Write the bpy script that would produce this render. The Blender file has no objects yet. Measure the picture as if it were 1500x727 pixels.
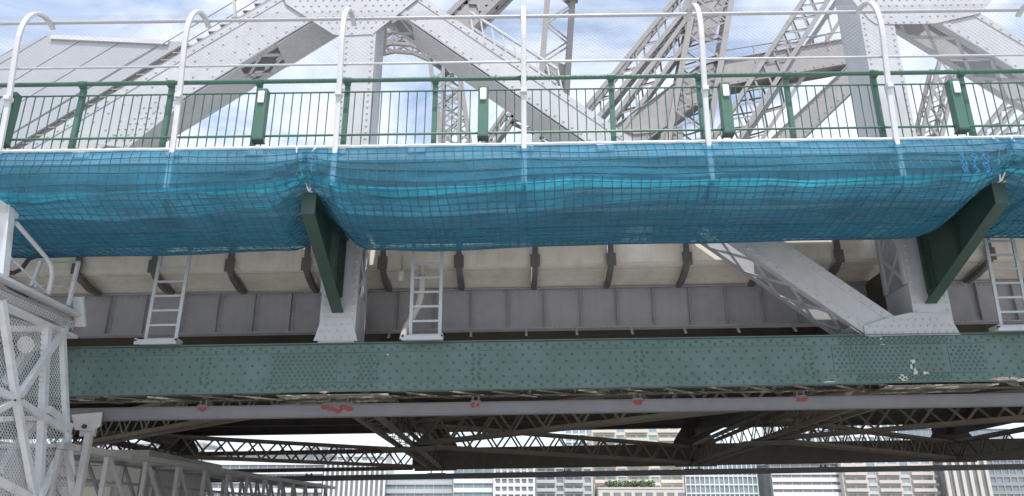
import bpy, math, random
from mathutils import Vector, noise
random.seed(7)
R = math.radians
scene = bpy.context.scene
col = scene.collection

# ------------------------------------------------------------------ camera
FPX = 1130.0                      # focal length in photo pixels (1500 wide)
PITCH = R(19.8)
CP, SP = math.cos(PITCH), math.sin(PITCH)
cam_d = bpy.data.cameras.new('camera')
cam = bpy.data.objects.new('camera', cam_d)
col.objects.link(cam)
cam.location = (0, 0, 0)          # z = 0 is eye height, the quay lies 1.65 m lower
cam.rotation_euler = (R(90) + PITCH, 0, 0)
cam_d.sensor_width = 36.0
cam_d.lens = FPX / 1500.0 * 36.0
cam_d.clip_start = 0.1
cam_d.clip_end = 9000
scene.camera = cam

# ------------------------------------------------------------------ sky and sun
SUN_EL, SUN_AZ = R(63), R(170)    # azimuth clockwise from +Y: behind the camera, a little to the right
w = bpy.data.worlds.new('World'); scene.world = w; w.use_nodes = True
nt = w.node_tree; nt.nodes.clear()
N = nt.nodes.new; L = nt.links.new
out = N('ShaderNodeOutputWorld'); bg = N('ShaderNodeBackground')
sky = N('ShaderNodeTexSky'); sky.sky_type = 'NISHITA'; sky.sun_disc = False
sky.sun_elevation = SUN_EL; sky.sun_rotation = SUN_AZ
sky.air_density = 1.0; sky.dust_density = 1.2; sky.ozone_density = 1.0
geo = N('ShaderNodeTexCoord'); sep = N('ShaderNodeSeparateXYZ')
L(geo.outputs['Generated'], sep.inputs[0])
zc = N('ShaderNodeMath'); zc.operation = 'MAXIMUM'; zc.inputs[1].default_value = 0.06
L(sep.outputs[2], zc.inputs[0])
comb = N('ShaderNodeCombineXYZ')
for i in (0, 1):
    dv = N('ShaderNodeMath'); dv.operation = 'DIVIDE'
    L(sep.outputs[i], dv.inputs[0]); L(zc.outputs[0], dv.inputs[1]); L(dv.outputs[0], comb.inputs[i])
nz = N('ShaderNodeTexNoise'); nz.inputs['Scale'].default_value = 1.7; nz.inputs['Detail'].default_value = 9
nz.inputs['Roughness'].default_value = 0.58; nz.inputs['Distortion'].default_value = 0.5
L(comb.outputs[0], nz.inputs['Vector'])
rmp = N('ShaderNodeValToRGB'); rmp.color_ramp.elements[0].position = 0.40; rmp.color_ramp.elements[1].position = 0.66
rmp.color_ramp.elements[0].color = (.12, .12, .12, 1)
L(nz.outputs['Fac'], rmp.inputs[0])
mx = N('ShaderNodeMix'); mx.data_type = 'RGBA'
mx.inputs['B'].default_value = (5.0, 5.15, 5.4, 1)
L(rmp.outputs['Color'], mx.inputs['Factor']); L(sky.outputs[0], mx.inputs['A'])
L(mx.outputs['Result'], bg.inputs['Color']); bg.inputs['Strength'].default_value = 0.15
L(bg.outputs[0], out.inputs[0])

sl = bpy.data.lights.new('sun', 'SUN'); sl.energy = 2.5; sl.angle = R(0.53); sl.color = (1.0, 0.96, 0.91)
so = bpy.data.objects.new('sun', sl); col.objects.link(so); so.location = (4, -30, 60)
sd = Vector((math.sin(SUN_AZ) * math.cos(SUN_EL), math.cos(SUN_AZ) * math.cos(SUN_EL), math.sin(SUN_EL)))
so.rotation_euler = sd.to_track_quat('Z', 'Y').to_euler()

scene.view_settings.view_transform = 'Standard'; scene.view_settings.look = 'None'
scene.view_settings.gamma = 1.0; scene.view_settings.exposure = 0.82
scene.render.engine = 'CYCLES'
scene.cycles.transparent_max_bounces = 16
scene.cycles.max_bounces = 8; scene.cycles.diffuse_bounces = 5
scene.render.resolution_x, scene.render.resolution_y = 1024, 496

# ------------------------------------------------------------------ photo pixel -> place
G = 0.016                          # the bridge climbs 1.6 % to the right
def ray(u, v):
    a, b = (u - 750.0) / FPX, (363.5 - v) / FPX
    return Vector((a, CP - b * SP, SP + b * CP))
def BP(u, v, Y):                   # on the plane y = Y, in bridge coordinates (gradient taken out)
    d = ray(u, v); p = d * (Y / d.y)
    return Vector((p.x, Y, p.z - G * p.x))
def BX(u, v, X):                   # on the plane x = X, world coordinates
    d = ray(u, v); return d * (X / d.x)

# ------------------------------------------------------------------ mesh helper
WL = {}
def place(o, parent, origin):
    o.parent = parent
    o.location = origin - WL[parent.name] if parent else origin
    WL[o.name] = origin.copy()
class MB:
    def __init__(s): s.v = []; s.f = []
    def add(s, vs, fs):
        n = len(s.v); s.v += [Vector(p) for p in vs]; s.f += [tuple(i + n for i in f) for f in fs]; return s
    def box(s, x0, x1, y0, y1, z0, z1):
        return s.add([(x0,y0,z0),(x1,y0,z0),(x1,y1,z0),(x0,y1,z0),(x0,y0,z1),(x1,y0,z1),(x1,y1,z1),(x0,y1,z1)],
                     [(3,2,1,0),(4,5,6,7),(0,1,5,4),(1,2,6,5),(2,3,7,6),(3,0,4,7)])
    def bar(s, a, b, wd, ht, up=(0,0,1)):
        a, b = Vector(a), Vector(b); d = (b - a).normalized(); up = Vector(up)
        sd_ = d.cross(up)
        if sd_.length < 1e-4: sd_ = d.cross(Vector((0,1,0)))
        sd_.normalize(); u2 = sd_.cross(d)
        p = []
        for e in (a, b):
            for i, j in ((-1,-1),(1,-1),(1,1),(-1,1)): p.append(e + sd_ * (i * wd / 2) + u2 * (j * ht / 2))
        return s.add(p, [(3,2,1,0),(4,5,6,7),(0,1,5,4),(1,2,6,5),(2,3,7,6),(3,0,4,7)])
    def tube(s, pts, r, n=8, cap=True):
        pts = [Vector(p) for p in pts]; base = len(s.v); m = len(pts)
        d0 = (pts[1] - pts[0]).normalized()
        ref = Vector((1,0,0)) if abs(d0.x) < .8 else Vector((0,0,1))
        for k, p in enumerate(pts):
            d = (pts[min(k+1, m-1)] - pts[max(k-1, 0)]).normalized()
            a = d.cross(ref).normalized(); ref = a.cross(d); b = ref
            rr = r[k] if isinstance(r, (list, tuple)) else r
            for i in range(n):
                t = 2 * math.pi * i / n; s.v.append(p + a * (math.cos(t) * rr) + b * (math.sin(t) * rr))
        for k in range(m - 1):
            for i in range(n):
                j = (i + 1) % n
                s.f.append((base + k*n + i, base + k*n + j, base + (k+1)*n + j, base + (k+1)*n + i))
        if cap:
            s.f.append(tuple(base + i for i in reversed(range(n)))); s.f.append(tuple(base + (m-1)*n + i for i in range(n)))
        return s
    def plate(s, poly, y0, y1):     # polygon in x,z extruded along y
        n = len(poly)
        ar = sum(poly[i][0] * poly[(i+1) % n][1] - poly[(i+1) % n][0] * poly[i][1] for i in range(n))
        if ar < 0: poly = poly[::-1]
        vs = [(x, y0, z) for x, z in poly] + [(x, y1, z) for x, z in poly]
        fs = [tuple(range(n)), tuple(n + i for i in reversed(range(n)))]
        fs += [(i, n + i, n + (i+1) % n, (i+1) % n) for i in range(n)]
        return s.add(vs, fs)
    def prism_x(s, poly, x0, x1):   # polygon in y,z extruded along x
        n = len(poly)
        vs = [(x0, y, z) for y, z in poly] + [(x1, y, z) for y, z in poly]
        fs = [tuple(range(n)), tuple(n + i for i in reversed(range(n)))]
        fs += [(i, n + i, n + (i+1) % n, (i+1) % n) for i in range(n)]
        return s.add(vs, fs)
    def rivet(s, x, y, z, r=.023, h=.017):   # dome on a face that looks towards -y
        vs = []; 
        for rr, hh in ((r, 0), (r * .72, h * .72)):
            for i in range(6):
                t = math.pi / 3 * i; vs.append((x + rr * math.cos(t), y - hh, z + rr * math.sin(t)))
        vs.append((x, y - h, z))
        fs = [(i, (i+1) % 6, 6 + (i+1) % 6, 6 + i) for i in range(6)] + [(6 + i, 6 + (i+1) % 6, 12) for i in range(6)]
        return s.add(vs, fs)
    def build(s, name, mat, parent=None, shear=True, smooth=False, bevel=0, kind=None):
        vs = [Vector((p.x, p.y, p.z + (G * p.x if shear else 0))) for p in s.v]
        lo = [min(p[i] for p in vs) for i in range(3)]; hi = [max(p[i] for p in vs) for i in range(3)]
        org = Vector(((lo[0]+hi[0])/2, (lo[1]+hi[1])/2, lo[2]))
        me = bpy.data.meshes.new(name); me.from_pydata([p - org for p in vs], [], s.f)
        me.validate(); me.update()
        if smooth:
            me.polygons.foreach_set('use_smooth', [True] * len(me.polygons))
            try: me.set_sharp_from_angle(angle=R(38))
            except Exception: pass
        me.materials.append(M[mat])
        o = bpy.data.objects.new(name, me); col.objects.link(o); place(o, parent, org)
        if bevel:
            b = o.modifiers.new('bevel', 'BEVEL'); b.width = bevel; b.segments = 2; b.limit_method = 'ANGLE'
        if kind: o['kind'] = kind
        return o
def inst(src, parent, delta, shear=True):      # another piece alike, sharing mesh data
    o = src.copy(); col.objects.link(o)
    d = Vector(delta); d.z += G * d.x if shear else 0
    place(o, parent, WL[src.name] + d); return o
def thing(name, label, cat, loc, group=None):
    o = bpy.data.objects.new(name, None); col.objects.link(o); o.empty_display_size = .3
    o.location = loc; WL[o.name] = Vector(loc); o['label'] = label; o['category'] = cat
    if group: o['group'] = group
    return o
def tag(o, label, cat, group=None):
    o['label'] = label; o['category'] = cat
    if group: o['group'] = group
    return o

# ------------------------------------------------------------------ materials
M = {}
def mat(name, rgb, rough=.6, metal=0, var=.18, vscale=1.2, streak=.0, dirt=None, dirt_amt=.0, dirt_scale=3.0,
        chips=None, chip_thr=.7, chip_scale=2.5, bump=.0, bscale=60, spec=.5):
    m = bpy.data.materials.new(name); m.use_nodes = True; t = m.node_tree; b = t.nodes['Principled BSDF']
    N = t.nodes.new; L = t.links.new
    b.inputs['Roughness'].default_value = rough; b.inputs['Metallic'].default_value = metal
    b.inputs['Specular IOR Level'].default_value = spec
    g = N('ShaderNodeNewGeometry')
    def noise_(scale, detail=5, stretch=None, rough_=.6):
        n = N('ShaderNodeTexNoise'); n.inputs['Scale'].default_value = scale; n.inputs['Detail'].default_value = detail
        n.inputs['Roughness'].default_value = rough_
        if stretch:
            mp = N('ShaderNodeMapping'); mp.inputs['Scale'].default_value = stretch; L(g.outputs['Position'], mp.inputs[0]); L(mp.outputs[0], n.inputs['Vector'])
        else: L(g.outputs['Position'], n.inputs['Vector'])
        return n.outputs['Fac']
    def mrange(s, a, b_, c, d):
        r = N('ShaderNodeMapRange'); r.inputs[1].default_value = a; r.inputs[2].default_value = b_
        r.inputs[3].default_value = c; r.inputs[4].default_value = d; L(s, r.inputs[0]); return r.outputs[0]
    def mix(fac, a, b_, mode='MIX'):
        x = N('ShaderNodeMix'); x.data_type = 'RGBA'; x.blend_type = mode
        for k, val in (('Factor', fac), ('A', a), ('B', b_)):
            if isinstance(val, (int, float)): x.inputs[k].default_value = val
            elif isinstance(val, tuple): x.inputs[k].default_value = (*val, 1)
            else: L(val, x.inputs[k])
        return x.outputs['Result']
    f = mrange(noise_(vscale), .25, .75, 1 - var, 1 + var * .6)
    cc = N('ShaderNodeCombineColor')
    for i in range(3): L(f, cc.inputs[i])
    c = mix(1.0, rgb, cc.outputs[0], 'MULTIPLY')
    if streak:
        s_ = mrange(noise_(6, 4, (1.6, 1.6, .12)), .45, .8, 0, streak); c = mix(s_, c, tuple(k * .45 for k in rgb))
    if dirt:
        d_ = mrange(noise_(dirt_scale, 7), .5, .72, 0, dirt_amt); c = mix(d_, c, dirt)
    if chips:
        a1 = mrange(noise_(chip_scale, 8, None, .68), chip_thr, chip_thr + .015, 0, 1); c = mix(a1, c, chips)
    L(c, b.inputs['Base Color'])
    rr = mrange(noise_(vscale * 3), .3, .7, rough - .08, min(1, rough + .1)); L(rr, b.inputs['Roughness'])
    if bump:
        bn = N('ShaderNodeBump'); bn.inputs['Strength'].default_value = bump; bn.inputs['Distance'].default_value = .01
        L(noise_(bscale, 4), bn.inputs['Height']); L(bn.outputs[0], b.inputs['Normal'])
    M[name] = m; return m
mat('steel_grey', (.44,.45,.47), .55, var=.10, streak=.16, dirt=(.32,.30,.28), dirt_amt=.28, bump=.12)
mat('girder_grey', (.42,.42,.45), .55, var=.12, streak=.2, dirt=(.28,.26,.25), dirt_amt=.4, bump=.12)
mat('far_steel', (.28,.27,.27), .6, var=.14, streak=.3, dirt=(.22,.19,.17), dirt_amt=.4)
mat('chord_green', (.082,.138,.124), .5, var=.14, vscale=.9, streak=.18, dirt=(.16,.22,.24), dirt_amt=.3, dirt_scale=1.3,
    chips=(.5,.52,.40), chip_thr=.735, chip_scale=1.7, bump=.1)
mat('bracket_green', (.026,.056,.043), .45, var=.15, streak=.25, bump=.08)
mat('rail_green', (.052,.132,.094), .4, var=.15, vscale=4)
mat('galvanised', (.44,.46,.48), .45, metal=.25, var=.12, vscale=6, bump=.05)
mat('white_paint', (.54,.55,.56), .45, var=.07, vscale=3, dirt=(.42,.36,.3), dirt_amt=.4, dirt_scale=5)
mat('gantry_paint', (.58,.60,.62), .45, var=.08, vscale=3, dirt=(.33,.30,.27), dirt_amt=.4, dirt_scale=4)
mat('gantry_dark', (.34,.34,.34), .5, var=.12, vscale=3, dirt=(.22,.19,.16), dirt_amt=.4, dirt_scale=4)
mat('concrete', (.82,.77,.68), .85, var=.10, vscale=.8, streak=.26, dirt=(.38,.33,.26), dirt_amt=.38, dirt_scale=2.2, bump=.3, bscale=40)
mat('slab_concrete', (.55,.54,.51), .85, var=.14, vscale=1.5, streak=.25, dirt=(.35,.32,.27), dirt_amt=.4, bump=.3, bscale=50)
mat('dark_steel', (.105,.09,.075), .7, var=.25, dirt=(.16,.11,.07), dirt_amt=.5, dirt_scale=3, bump=.15)
mat('brown_steel', (.17,.145,.115), .7, var=.25, dirt=(.24,.20,.14), dirt_amt=.5, dirt_scale=3, bump=.15)
mat('chipped_steel', (.20,.18,.155), .7, var=.25, chips=(.62,.57,.46), chip_thr=.55, chip_scale=3.8, bump=.15)
mat('runway_grey', (.15,.15,.16), .6, var=.15, vscale=2, dirt=(.19,.15,.12), dirt_amt=.5, dirt_scale=5)
mat('primer_red', (.22,.04,.035), .7, var=.25, vscale=8, chips=(.30,.28,.26), chip_thr=.64, chip_scale=14)
mat('bleached_net_edge', (.62,.66,.66), .8, var=.15, vscale=6)
mat('rope', (.68,.68,.66), .8, var=.15, vscale=20)
mat('blue_rope', (.025,.17,.36), .7, var=.15, vscale=20)
mat('lamp_white', (.82,.82,.80), .35, var=.03, vscale=4)
mat('pipe_white', (.66,.66,.63), .45, var=.1, vscale=3, dirt=(.30,.27,.22), dirt_amt=.4)
mat('black_rubber', (.03,.03,.03), .6)
mat('shield_grey', (.40,.41,.43), .4, metal=.2, var=.08, vscale=1.5, dirt=(.30,.30,.30), dirt_amt=.3)
mat('paving', (.48,.46,.43), .9, var=.15, vscale=.6, bump=.3)
mat('bank', (.12,.13,.08), .95, var=.3, vscale=.05)
mat('leaf', (.06,.11,.035), .7, var=.35, vscale=1.2)
mat('bark', (.12,.09,.06), .9)
def glass(name, rgb):
    m = mat(name, rgb, .12, var=.3, vscale=.25, spec=.8); return m
glass('glass_blue', (.20,.26,.30)); glass('glass_teal', (.26,.36,.38)); glass('glass_grey', (.19,.20,.22))
for nm, c in (('bld_white', (.74,.74,.73)), ('bld_grey', (.50,.51,.52)), ('bld_beige', (.62,.57,.50)), ('bld_pink', (.62,.55,.52)), ('bld_dark', (.33,.33,.35)), ('bld_blue', (.36,.43,.46))):
    mat(nm, c, .8, var=.08, vscale=.12)
# water
m = bpy.data.materials.new('water'); m.use_nodes = True; t = m.node_tree; b = t.nodes['Principled BSDF']
b.inputs['Base Color'].default_value = (.10,.10,.07,1); b.inputs['Roughness'].default_value = .12
wn = t.nodes.new('ShaderNodeTexNoise'); wn.inputs['Scale'].default_value = .5; wn.inputs['Detail'].default_value = 6
wb = t.nodes.new('ShaderNodeBump'); wb.inputs['Strength'].default_value = .5
gp = t.nodes.new('ShaderNodeNewGeometry'); t.links.new(gp.outputs['Position'], wn.inputs['Vector'])
t.links.new(wn.outputs['Fac'], wb.inputs['Height']); t.links.new(wb.outputs[0], b.inputs['Normal']); M['water'] = m
# woven debris netting: diffuse + translucent cloth with open weave
def net_mat(name, rgb, open_):
    m = bpy.data.materials.new(name); m.use_nodes = True; t = m.node_tree; t.nodes.clear()
    N = t.nodes.new; L = t.links.new
    o = N('ShaderNodeOutputMaterial'); d = N('ShaderNodeBsdfDiffuse'); tl = N('ShaderNodeBsdfTranslucent'); tr = N('ShaderNodeBsdfTransparent')
    g = N('ShaderNodeNewGeometry')
    n1 = N('ShaderNodeTexNoise'); n1.inputs['Scale'].default_value = 1.4; n1.inputs['Detail'].default_value = 5; L(g.outputs['Position'], n1.inputs['Vector'])
    mp = N('ShaderNodeMapping'); mp.inputs['Scale'].default_value = (.5, 3, 3); L(g.outputs['Position'], mp.inputs[0])
    n2 = N('ShaderNodeTexNoise'); n2.inputs['Scale'].default_value = 5; n2.inputs['Detail'].default_value = 6; L(mp.outputs[0], n2.inputs['Vector'])
    r = N('ShaderNodeValToRGB'); r.color_ramp.elements[0].position = .3; r.color_ramp.elements[1].position = .75
    r.color_ramp.elements[0].color = (*[c * .75 for c in rgb], 1); r.color_ramp.elements[1].color = (*[min(1, c * 1.25) for c in rgb], 1)
    L(n1.outputs['Fac'], r.inputs[0])
    L(r.outputs[0], d.inputs[0]); L(r.outputs[0], tl.inputs[0])
    tr.inputs[0].default_value = (.85, .95, 1, 1)
    m1 = N('ShaderNodeMixShader'); m1.inputs[0].default_value = .66; L(d.outputs[0], m1.inputs[1]); L(tl.outputs[0], m1.inputs[2])
    rg = N('ShaderNodeMapRange'); rg.inputs[1].default_value = .3; rg.inputs[2].default_value = .7; rg.inputs[3].default_value = open_ - .12; rg.inputs[4].default_value = open_ + .1
    L(n2.outputs['Fac'], rg.inputs[0])
    m2 = N('ShaderNodeMixShader'); L(rg.outputs[0], m2.inputs[0]); L(m1.outputs[0], m2.inputs[1]); L(tr.outputs[0], m2.inputs[2])
    L(m2.outputs[0], o.inputs[0]); M[name] = m
net_mat('net_cloth', (.085,.41,.60), .50)
net_mat('net_sunlit', (.22,.84,.88), .10)  # brighter, denser cloth: sunlight on the net put into the colour
mat('grimy_green', (.06,.105,.093), .55, var=.2, vscale=3)
mat('peeled_cream', (.50,.50,.38), .8, var=.2, vscale=8)
mat('peeled_pink', (.48,.36,.31), .8, var=.2, vscale=8)
mat('rib_steel', (.15,.145,.145), .65, var=.2, vscale=3, dirt=(.2,.17,.14), dirt_amt=.5)
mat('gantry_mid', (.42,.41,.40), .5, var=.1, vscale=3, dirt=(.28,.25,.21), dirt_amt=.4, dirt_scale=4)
mat('net_cord', (.014,.095,.155), .7, var=.2, vscale=5)

# ------------------------------------------------------------------ ground, river, far bank
def struct(o): o['kind'] = 'structure'; return o
struct(MB().box(-260, 260, -220, 20, -2.6, -1.65).build('ground', 'paving', shear=False))
struct(MB().box(-3000, 3000, 20.02, 250, -6.5, -6.0).build('river', 'water', shear=False))
struct(MB().box(-4000, 4000, 250.02, 6000, -6.6, -3.0).build('far_bank', 'bank', shear=False))

# ------------------------------------------------------------------ bridge dimensions
Y0, Y1 = 12.5, 13.3                # near truss: outer and inner web
F0, F1 = 30.4, 31.2                # far truss
XN = (-2.9, 7.0); PANEL = 9.9
CT, CB = 2.854, 2.096              # bottom chord top and bottom
NODES = [-22.7, -12.8, -2.9, 7.0, 16.9, 26.8]

# ------------------------------------------------------------------ near truss
truss = thing('bridge_truss', 'pale grey riveted truss standing on a green bottom chord beside the footway', 'truss', (0, Y0, CB))
XL, XR = -15.0, 16.5
ch = MB()
ch.box(XL, XR, Y0, Y0 + .025, CB + .10, CT - .012)
chord = ch.build('bottom_chord', 'chord_green', truss)
c2 = MB(); c2.box(XL, XR, Y0 - .014, Y0 - .002, CT - .135, CT - .012); c2.box(XL, XR, Y0 - .004, Y0 + .13, CT - .011, CT + .006)
c2.build('top_angle', 'chord_green', chord)
c2 = MB(); c2.box(XL, XR, Y0 - .014, Y0 - .002, CB, CB + .125); c2.box(XL, XR, Y0 - .010, Y0 + .14, CB - .017, CB - .002)
c2.build('bottom_angle', 'chord_green', chord)
tf = MB(); tf.box(XL, XR, Y0 - .055, Y0 + .16, CT + .008, CT + .022); tf.build('top_flange', 'chord_green', chord)
fw = MB(); fw.box(XL, XR, Y1 - .025, Y1, CB, CT); fw.box(XL, XR, Y1 - .17, Y1 - .027, CB - .017, CB - .002); fw.box(XL, XR, Y1 - .17, Y1 - .027, CT + .002, CT + .016)
fw.build('inner_web', 'chipped_steel', chord)
# splice plates
def splice(x0, x1, z0, z1, t): return MB().box(x0, x1, Y0 - t, Y0 - .003, z0, z1)
xs1 = BP(393, 550, Y0).x; xs2 = BP(493, 550, Y0).x; xs3 = BP(551, 550, Y0).x
splice(xs1, xs2 - .003, CB + .14, CT - .15, .012).build('splice_plate', 'chord_green', chord)
splice(xs2 + .003, xs3, CB + .14, CT - .15, .012).build('splice_plate', 'chord_green', chord)
xt1 = BP(1223, 545, Y0).x; xt2 = BP(1247, 545, Y0).x; xt3 = BP(1394, 545, Y0).x; xt4 = BP(1447, 545, Y0).x
for a, b_ in ((xt1, xt2 - .004), (xt2 + .004, xt3 - .004), (xt3 + .004, xt4)):
    splice(a, b_, CB + .14, CT - .15, .012).build('splice_plate', 'chord_green', chord)
splice(xt2 + .1, xt3, CB + .004, CB + .12, .022).build('splice_plate', 'chord_green', chord)
splice(BP(1229, 510, Y0).x, BP(1392, 510, Y0).x, CT - .13, CT - .018, .022).build('splice_plate', 'chord_green', chord)
# rivets of the chord
rv = MB(); rdn = MB()
def rv_rows(x0, x1, zs, step, mb, y, skip=()):
    for k, z in enumerate(zs):
        x = x0 + (step / 2 if k % 2 else 0)
        while x < x1:
            if not any(a < x < b_ for a, b_ in skip): mb.rivet(x + random.uniform(-.004, .004), y, z + random.uniform(-.004, .004))
            x += step
dense = [(xs1, xs3), (xt1, xt4)]
rv_rows(XL, XR, (CT - .05, CT - .10), .205, rv, Y0 - .014, [(BP(1229, 510, Y0).x, BP(1392, 510, Y0).x)])
rv_rows(XL, XR, (CB + .09, CB + .035), .205, rv, Y0 - .014, [(xt2 + .1, xt3)])
rv_rows(XL, XR, (CT - .215, CT - .335, CT - .455, CT - .57), .205, rv, Y0, dense)
for a, b_ in ((xs1, xs2), (BP(520, 550, Y0).x, xs3), (xt1, xt2), (xt2, xt3 - .55), (xt3, xt4)):
    rv_rows(a + .05, b_ - .02, [CT - .20 - i * .062 for i in range(7)], .085, rdn, Y0 - .012)
rv_rows(xs2 + .05, BP(520, 550, Y0).x, (CT - .22, CT - .34, CT - .46, CT - .55), .16, rdn, Y0 - .012)
rv_rows(xt3 - .53, xt3 - .05, (CT - .22, CT - .31, CT - .40, CT - .49, CT - .57), .12, rdn, Y0 - .012)
rv_rows(xs1, xs3, (CB + .062,), .1, rdn, Y0 - .014)
rv_rows(xt2 + .13, xt3, (CB + .095, CB + .065, CB + .035), .09, rdn, Y0 - .022)
rv_rows(BP(1232, 510, Y0).x, BP(1390, 510, Y0).x, (CT - .04, CT - .075, CT - .11), .09, rdn, Y0 - .022)
for u in (300, 697, 937, 1185):
    x = BP(u, 540, Y0).x
    for k in range(6):
        for dx in (-.055, .055): rdn.rivet(x + dx + (.02 if k % 2 else 0), Y0, CT - .2 - k * .08)
rv.build('chord_rivets', 'grimy_green', chord, smooth=True, kind='stuff')
rdn.build('splice_rivets', 'grimy_green', chord, smooth=True, kind='stuff')
# lacing on the underside of the chord
lc = MB(); x = XL
while x < XR - .8:
    lc.bar((x, Y0 + .06, CB - .025), (x + .7, Y1 - .08, CB - .025), .075, .012)
    lc.bar((x + .7, Y0 + .06, CB - .040), (x + 1.4, Y1 - .08, CB - .040), .075, .012); x += 1.4
for xn in (-12.8, -2.9, 7.0): lc.box(xn - .9, xn + .9, Y0 + .02, Y1 - .02, CB - .066, CB - .052)
lc.build('underside_lacing', 'chipped_steel', chord)

def pxz(u, v): p = BP(u, v, Y0); return (p.x, p.z)
def member(p0, p1, wd, name='diagonal', rows=1, m_='steel_grey', step=.2, extra=()):
    """two-web riveted box member in the truss plane from p0 to p1 (x, z)"""
    a, b_ = Vector((p0[0], 0, p0[1])), Vector((p1[0], 0, p1[1])); d = (b_ - a); ln = d.length; d.normalize(); n = Vector((-d.z, 0, d.x))
    if n.z < 0: n = -n
    def quad(mb, t0, t1, s0, s1, y0, y1):
        c = [a + d * t0 + n * s0, a + d * t1 + n * s0, a + d * t1 + n * s1, a + d * t0 + n * s1]
        mb.plate([(q.x, q.z) for q in c], y0, y1)
    h = wd / 2
    mb = MB(); quad(mb, 0, ln, -h, h, Y0, Y0 + .02); quad(mb, 0, ln, -h, h, Y1 - .02, Y1)
    o = mb.build(name, m_, truss)
    mb = MB()
    for s in (-1, 1):
        lo, hi = (h - .11, h + .006) if s > 0 else (-h - .006, -h + .11)
        quad(mb, 0, ln, lo, hi, Y0 - .014, Y0 - .002)
        e0, e1 = (h + .008, h + .022) if s > 0 else (-h - .022, -h - .008)
        quad(mb, 0, ln, e0, e1, Y0 - .012, Y0 + .14); quad(mb, 0, ln, e0, e1, Y1 - .14, Y1 + .012)
    mb.build('flange_angle', m_, o)
    mb = MB(); t = .3; k = 0
    while t < ln - .9:                                  # lacing on the lower face, battens
        p = a + d * t - n * (h + .03); q = a + d * (t + .75) - n * (h + .03)
        y0, y1 = (Y0 + .08, Y1 - .08)
        if k % 2: y0, y1 = y1, y0
        mb.bar((p.x, y0, p.z), (q.x, y1, q.z), .07, .012, n); mb.bar((p.x, y1, p.z), (q.x, y0, q.z), .07, .012, n)
        t += .75; k += 1
    for t0, t1 in extra: quad(mb, t0, t1, -h - .060, -h - .045, Y0 + .01, Y1 - .01)
    mb.build('lacing', m_, o)
    mb = MB(); t = .1
    while t < ln - .05:
        for s in (-1, 1):
            q = a + d * t + n * (s * (h - .055)); mb.rivet(q.x, Y0 - .014, q.z, .025, .021)
        t += step
    for r_ in range(rows - 1):
        t = .2 + .1 * r_
        while t < ln:
            q = a + d * t + n * (h * 2 * ((r_ + 1) / rows - .5)); mb.rivet(q.x, Y0, q.z, .025, .021); t += .30
    mb.build('rivets', m_, o, smooth=True, kind='stuff')
    return o
def line_at_z(p, q, z): t = (z - p[1]) / (q[1] - p[1]); return (p[0] + (q[0] - p[0]) * t, z)
# left diagonal (wide), right diagonal and the one beyond the right post
a_, b_ = pxz(420, 20), pxz(150, 182)
LD_lo = line_at_z(a_, b_, 2.9); LD_hi = line_at_z(a_, b_, 10.4)
member(LD_hi, LD_lo, .84, rows=3, extra=((0, 2.2), (3.0, 13)))
a_, b_ = pxz(740, 102), pxz(1200, 416)
member(line_at_z(a_, b_, 10.3), line_at_z(a_, b_, 2.9), .52, rows=1, extra=((0, .9), (1.5, 7.6), (11.2, 12.2)))
a_, b_ = pxz(1440, 48), pxz(1500, 84)
member(line_at_z(a_, b_, 10.6), line_at_z(a_, b_, 2.9), .66, rows=1, extra=((0, .9),))
# verticals
def vertical(xn, wd):
    mb = MB(); mb.box(xn - wd/2, xn + wd/2, Y0 - .022, Y0 - .004, CT + .03, 17.58); mb.box(xn - wd/2, xn + wd/2, Y1 + .004, Y1 + .02, CT + .03, 17.58)
    o = mb.build('vertical', 'steel_grey', truss)
    mb = MB()
    for s in (-1, 1):
        xx = xn + s * (wd/2 - .012)
        mb.box(xx - .007, xx + .007, Y0 - .003, Y1 + .003, 5.2, 17.58)
        mb.box(xx - .007, xx + .007, Y0 - .003, Y1 + .003, CT + .05, 3.75)
    mb.build('side_plate', 'steel_grey', o)
    mb = MB()
    for s in (-1, 1):
        xx = xn + s * (wd/2 - .012)
        for k in range(2):
            z = 3.78 + k * .7
            mb.bar((xx, Y0 + .03, z), (xx, Y1 - .03, z + .68), .012, .08, (0, 1, 0)); mb.bar((xx + .014 * s, Y1 - .03, z), (xx + .014 * s, Y0 + .03, z + .68), .012, .08, (0, 1, 0))
        mb.box(xx - .05, xx + .007, Y0 + .002, Y0 + .09, 3.76, 5.18); mb.box(xx - .05, xx + .007, Y1 - .09, Y1 - .002, 3.76, 5.18)
    mb.build('lacing', 'steel_grey', o)
    mb = MB(); z = CT + .15
    while z < 10.5:
        for s in (-1, 1): mb.rivet(xn + s * (wd/2 - .06), Y0 - .022, z, .025, .021)
        z += .13
    mb.build('rivets', 'steel_grey', o, smooth=True, kind='stuff')
    return o
vertical(XN[0], .60); vertical(XN[1] + .02, .64)
# gusset plates
def gusset(px, y, step=.13, name='gusset_plate'):
    poly = [pxz(*p) for p in px]
    o = MB().plate(poly, y - .016, y - .001).build(name, 'steel_grey', truss)
    mb = MB(); xs = [p[0] for p in poly]; zs = [p[1] for p in poly]
    def inside(x, z):
        r = False
        for i in range(len(poly)):
            (x1, z1), (x2, z2) = poly[i], poly[i-1]
            if (z1 > z) != (z2 > z) and x < (x2 - x1) * (z - z1) / (z2 - z1) + x1: r = not r
        return r
    k = 0; z = min(zs) + .05
    while z < max(zs):
        x = min(xs) + .05 + (step / 2 if k % 2 else 0)
        while x < max(xs):
            if all(inside(x + dx, z + dz) for dx in (-.04, .04) for dz in (-.04, .04)) and random.random() < .93:
                mb.rivet(x, y - .016, z, .025, .021)
            x += step
        z += step * .85; k += 1
    mb.build('rivets', 'steel_grey', o, smooth=True, kind='stuff')
gusset([(472, 466), (516, 466), (524, 500), (460, 500)], Y0 - .022, .13)
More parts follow.
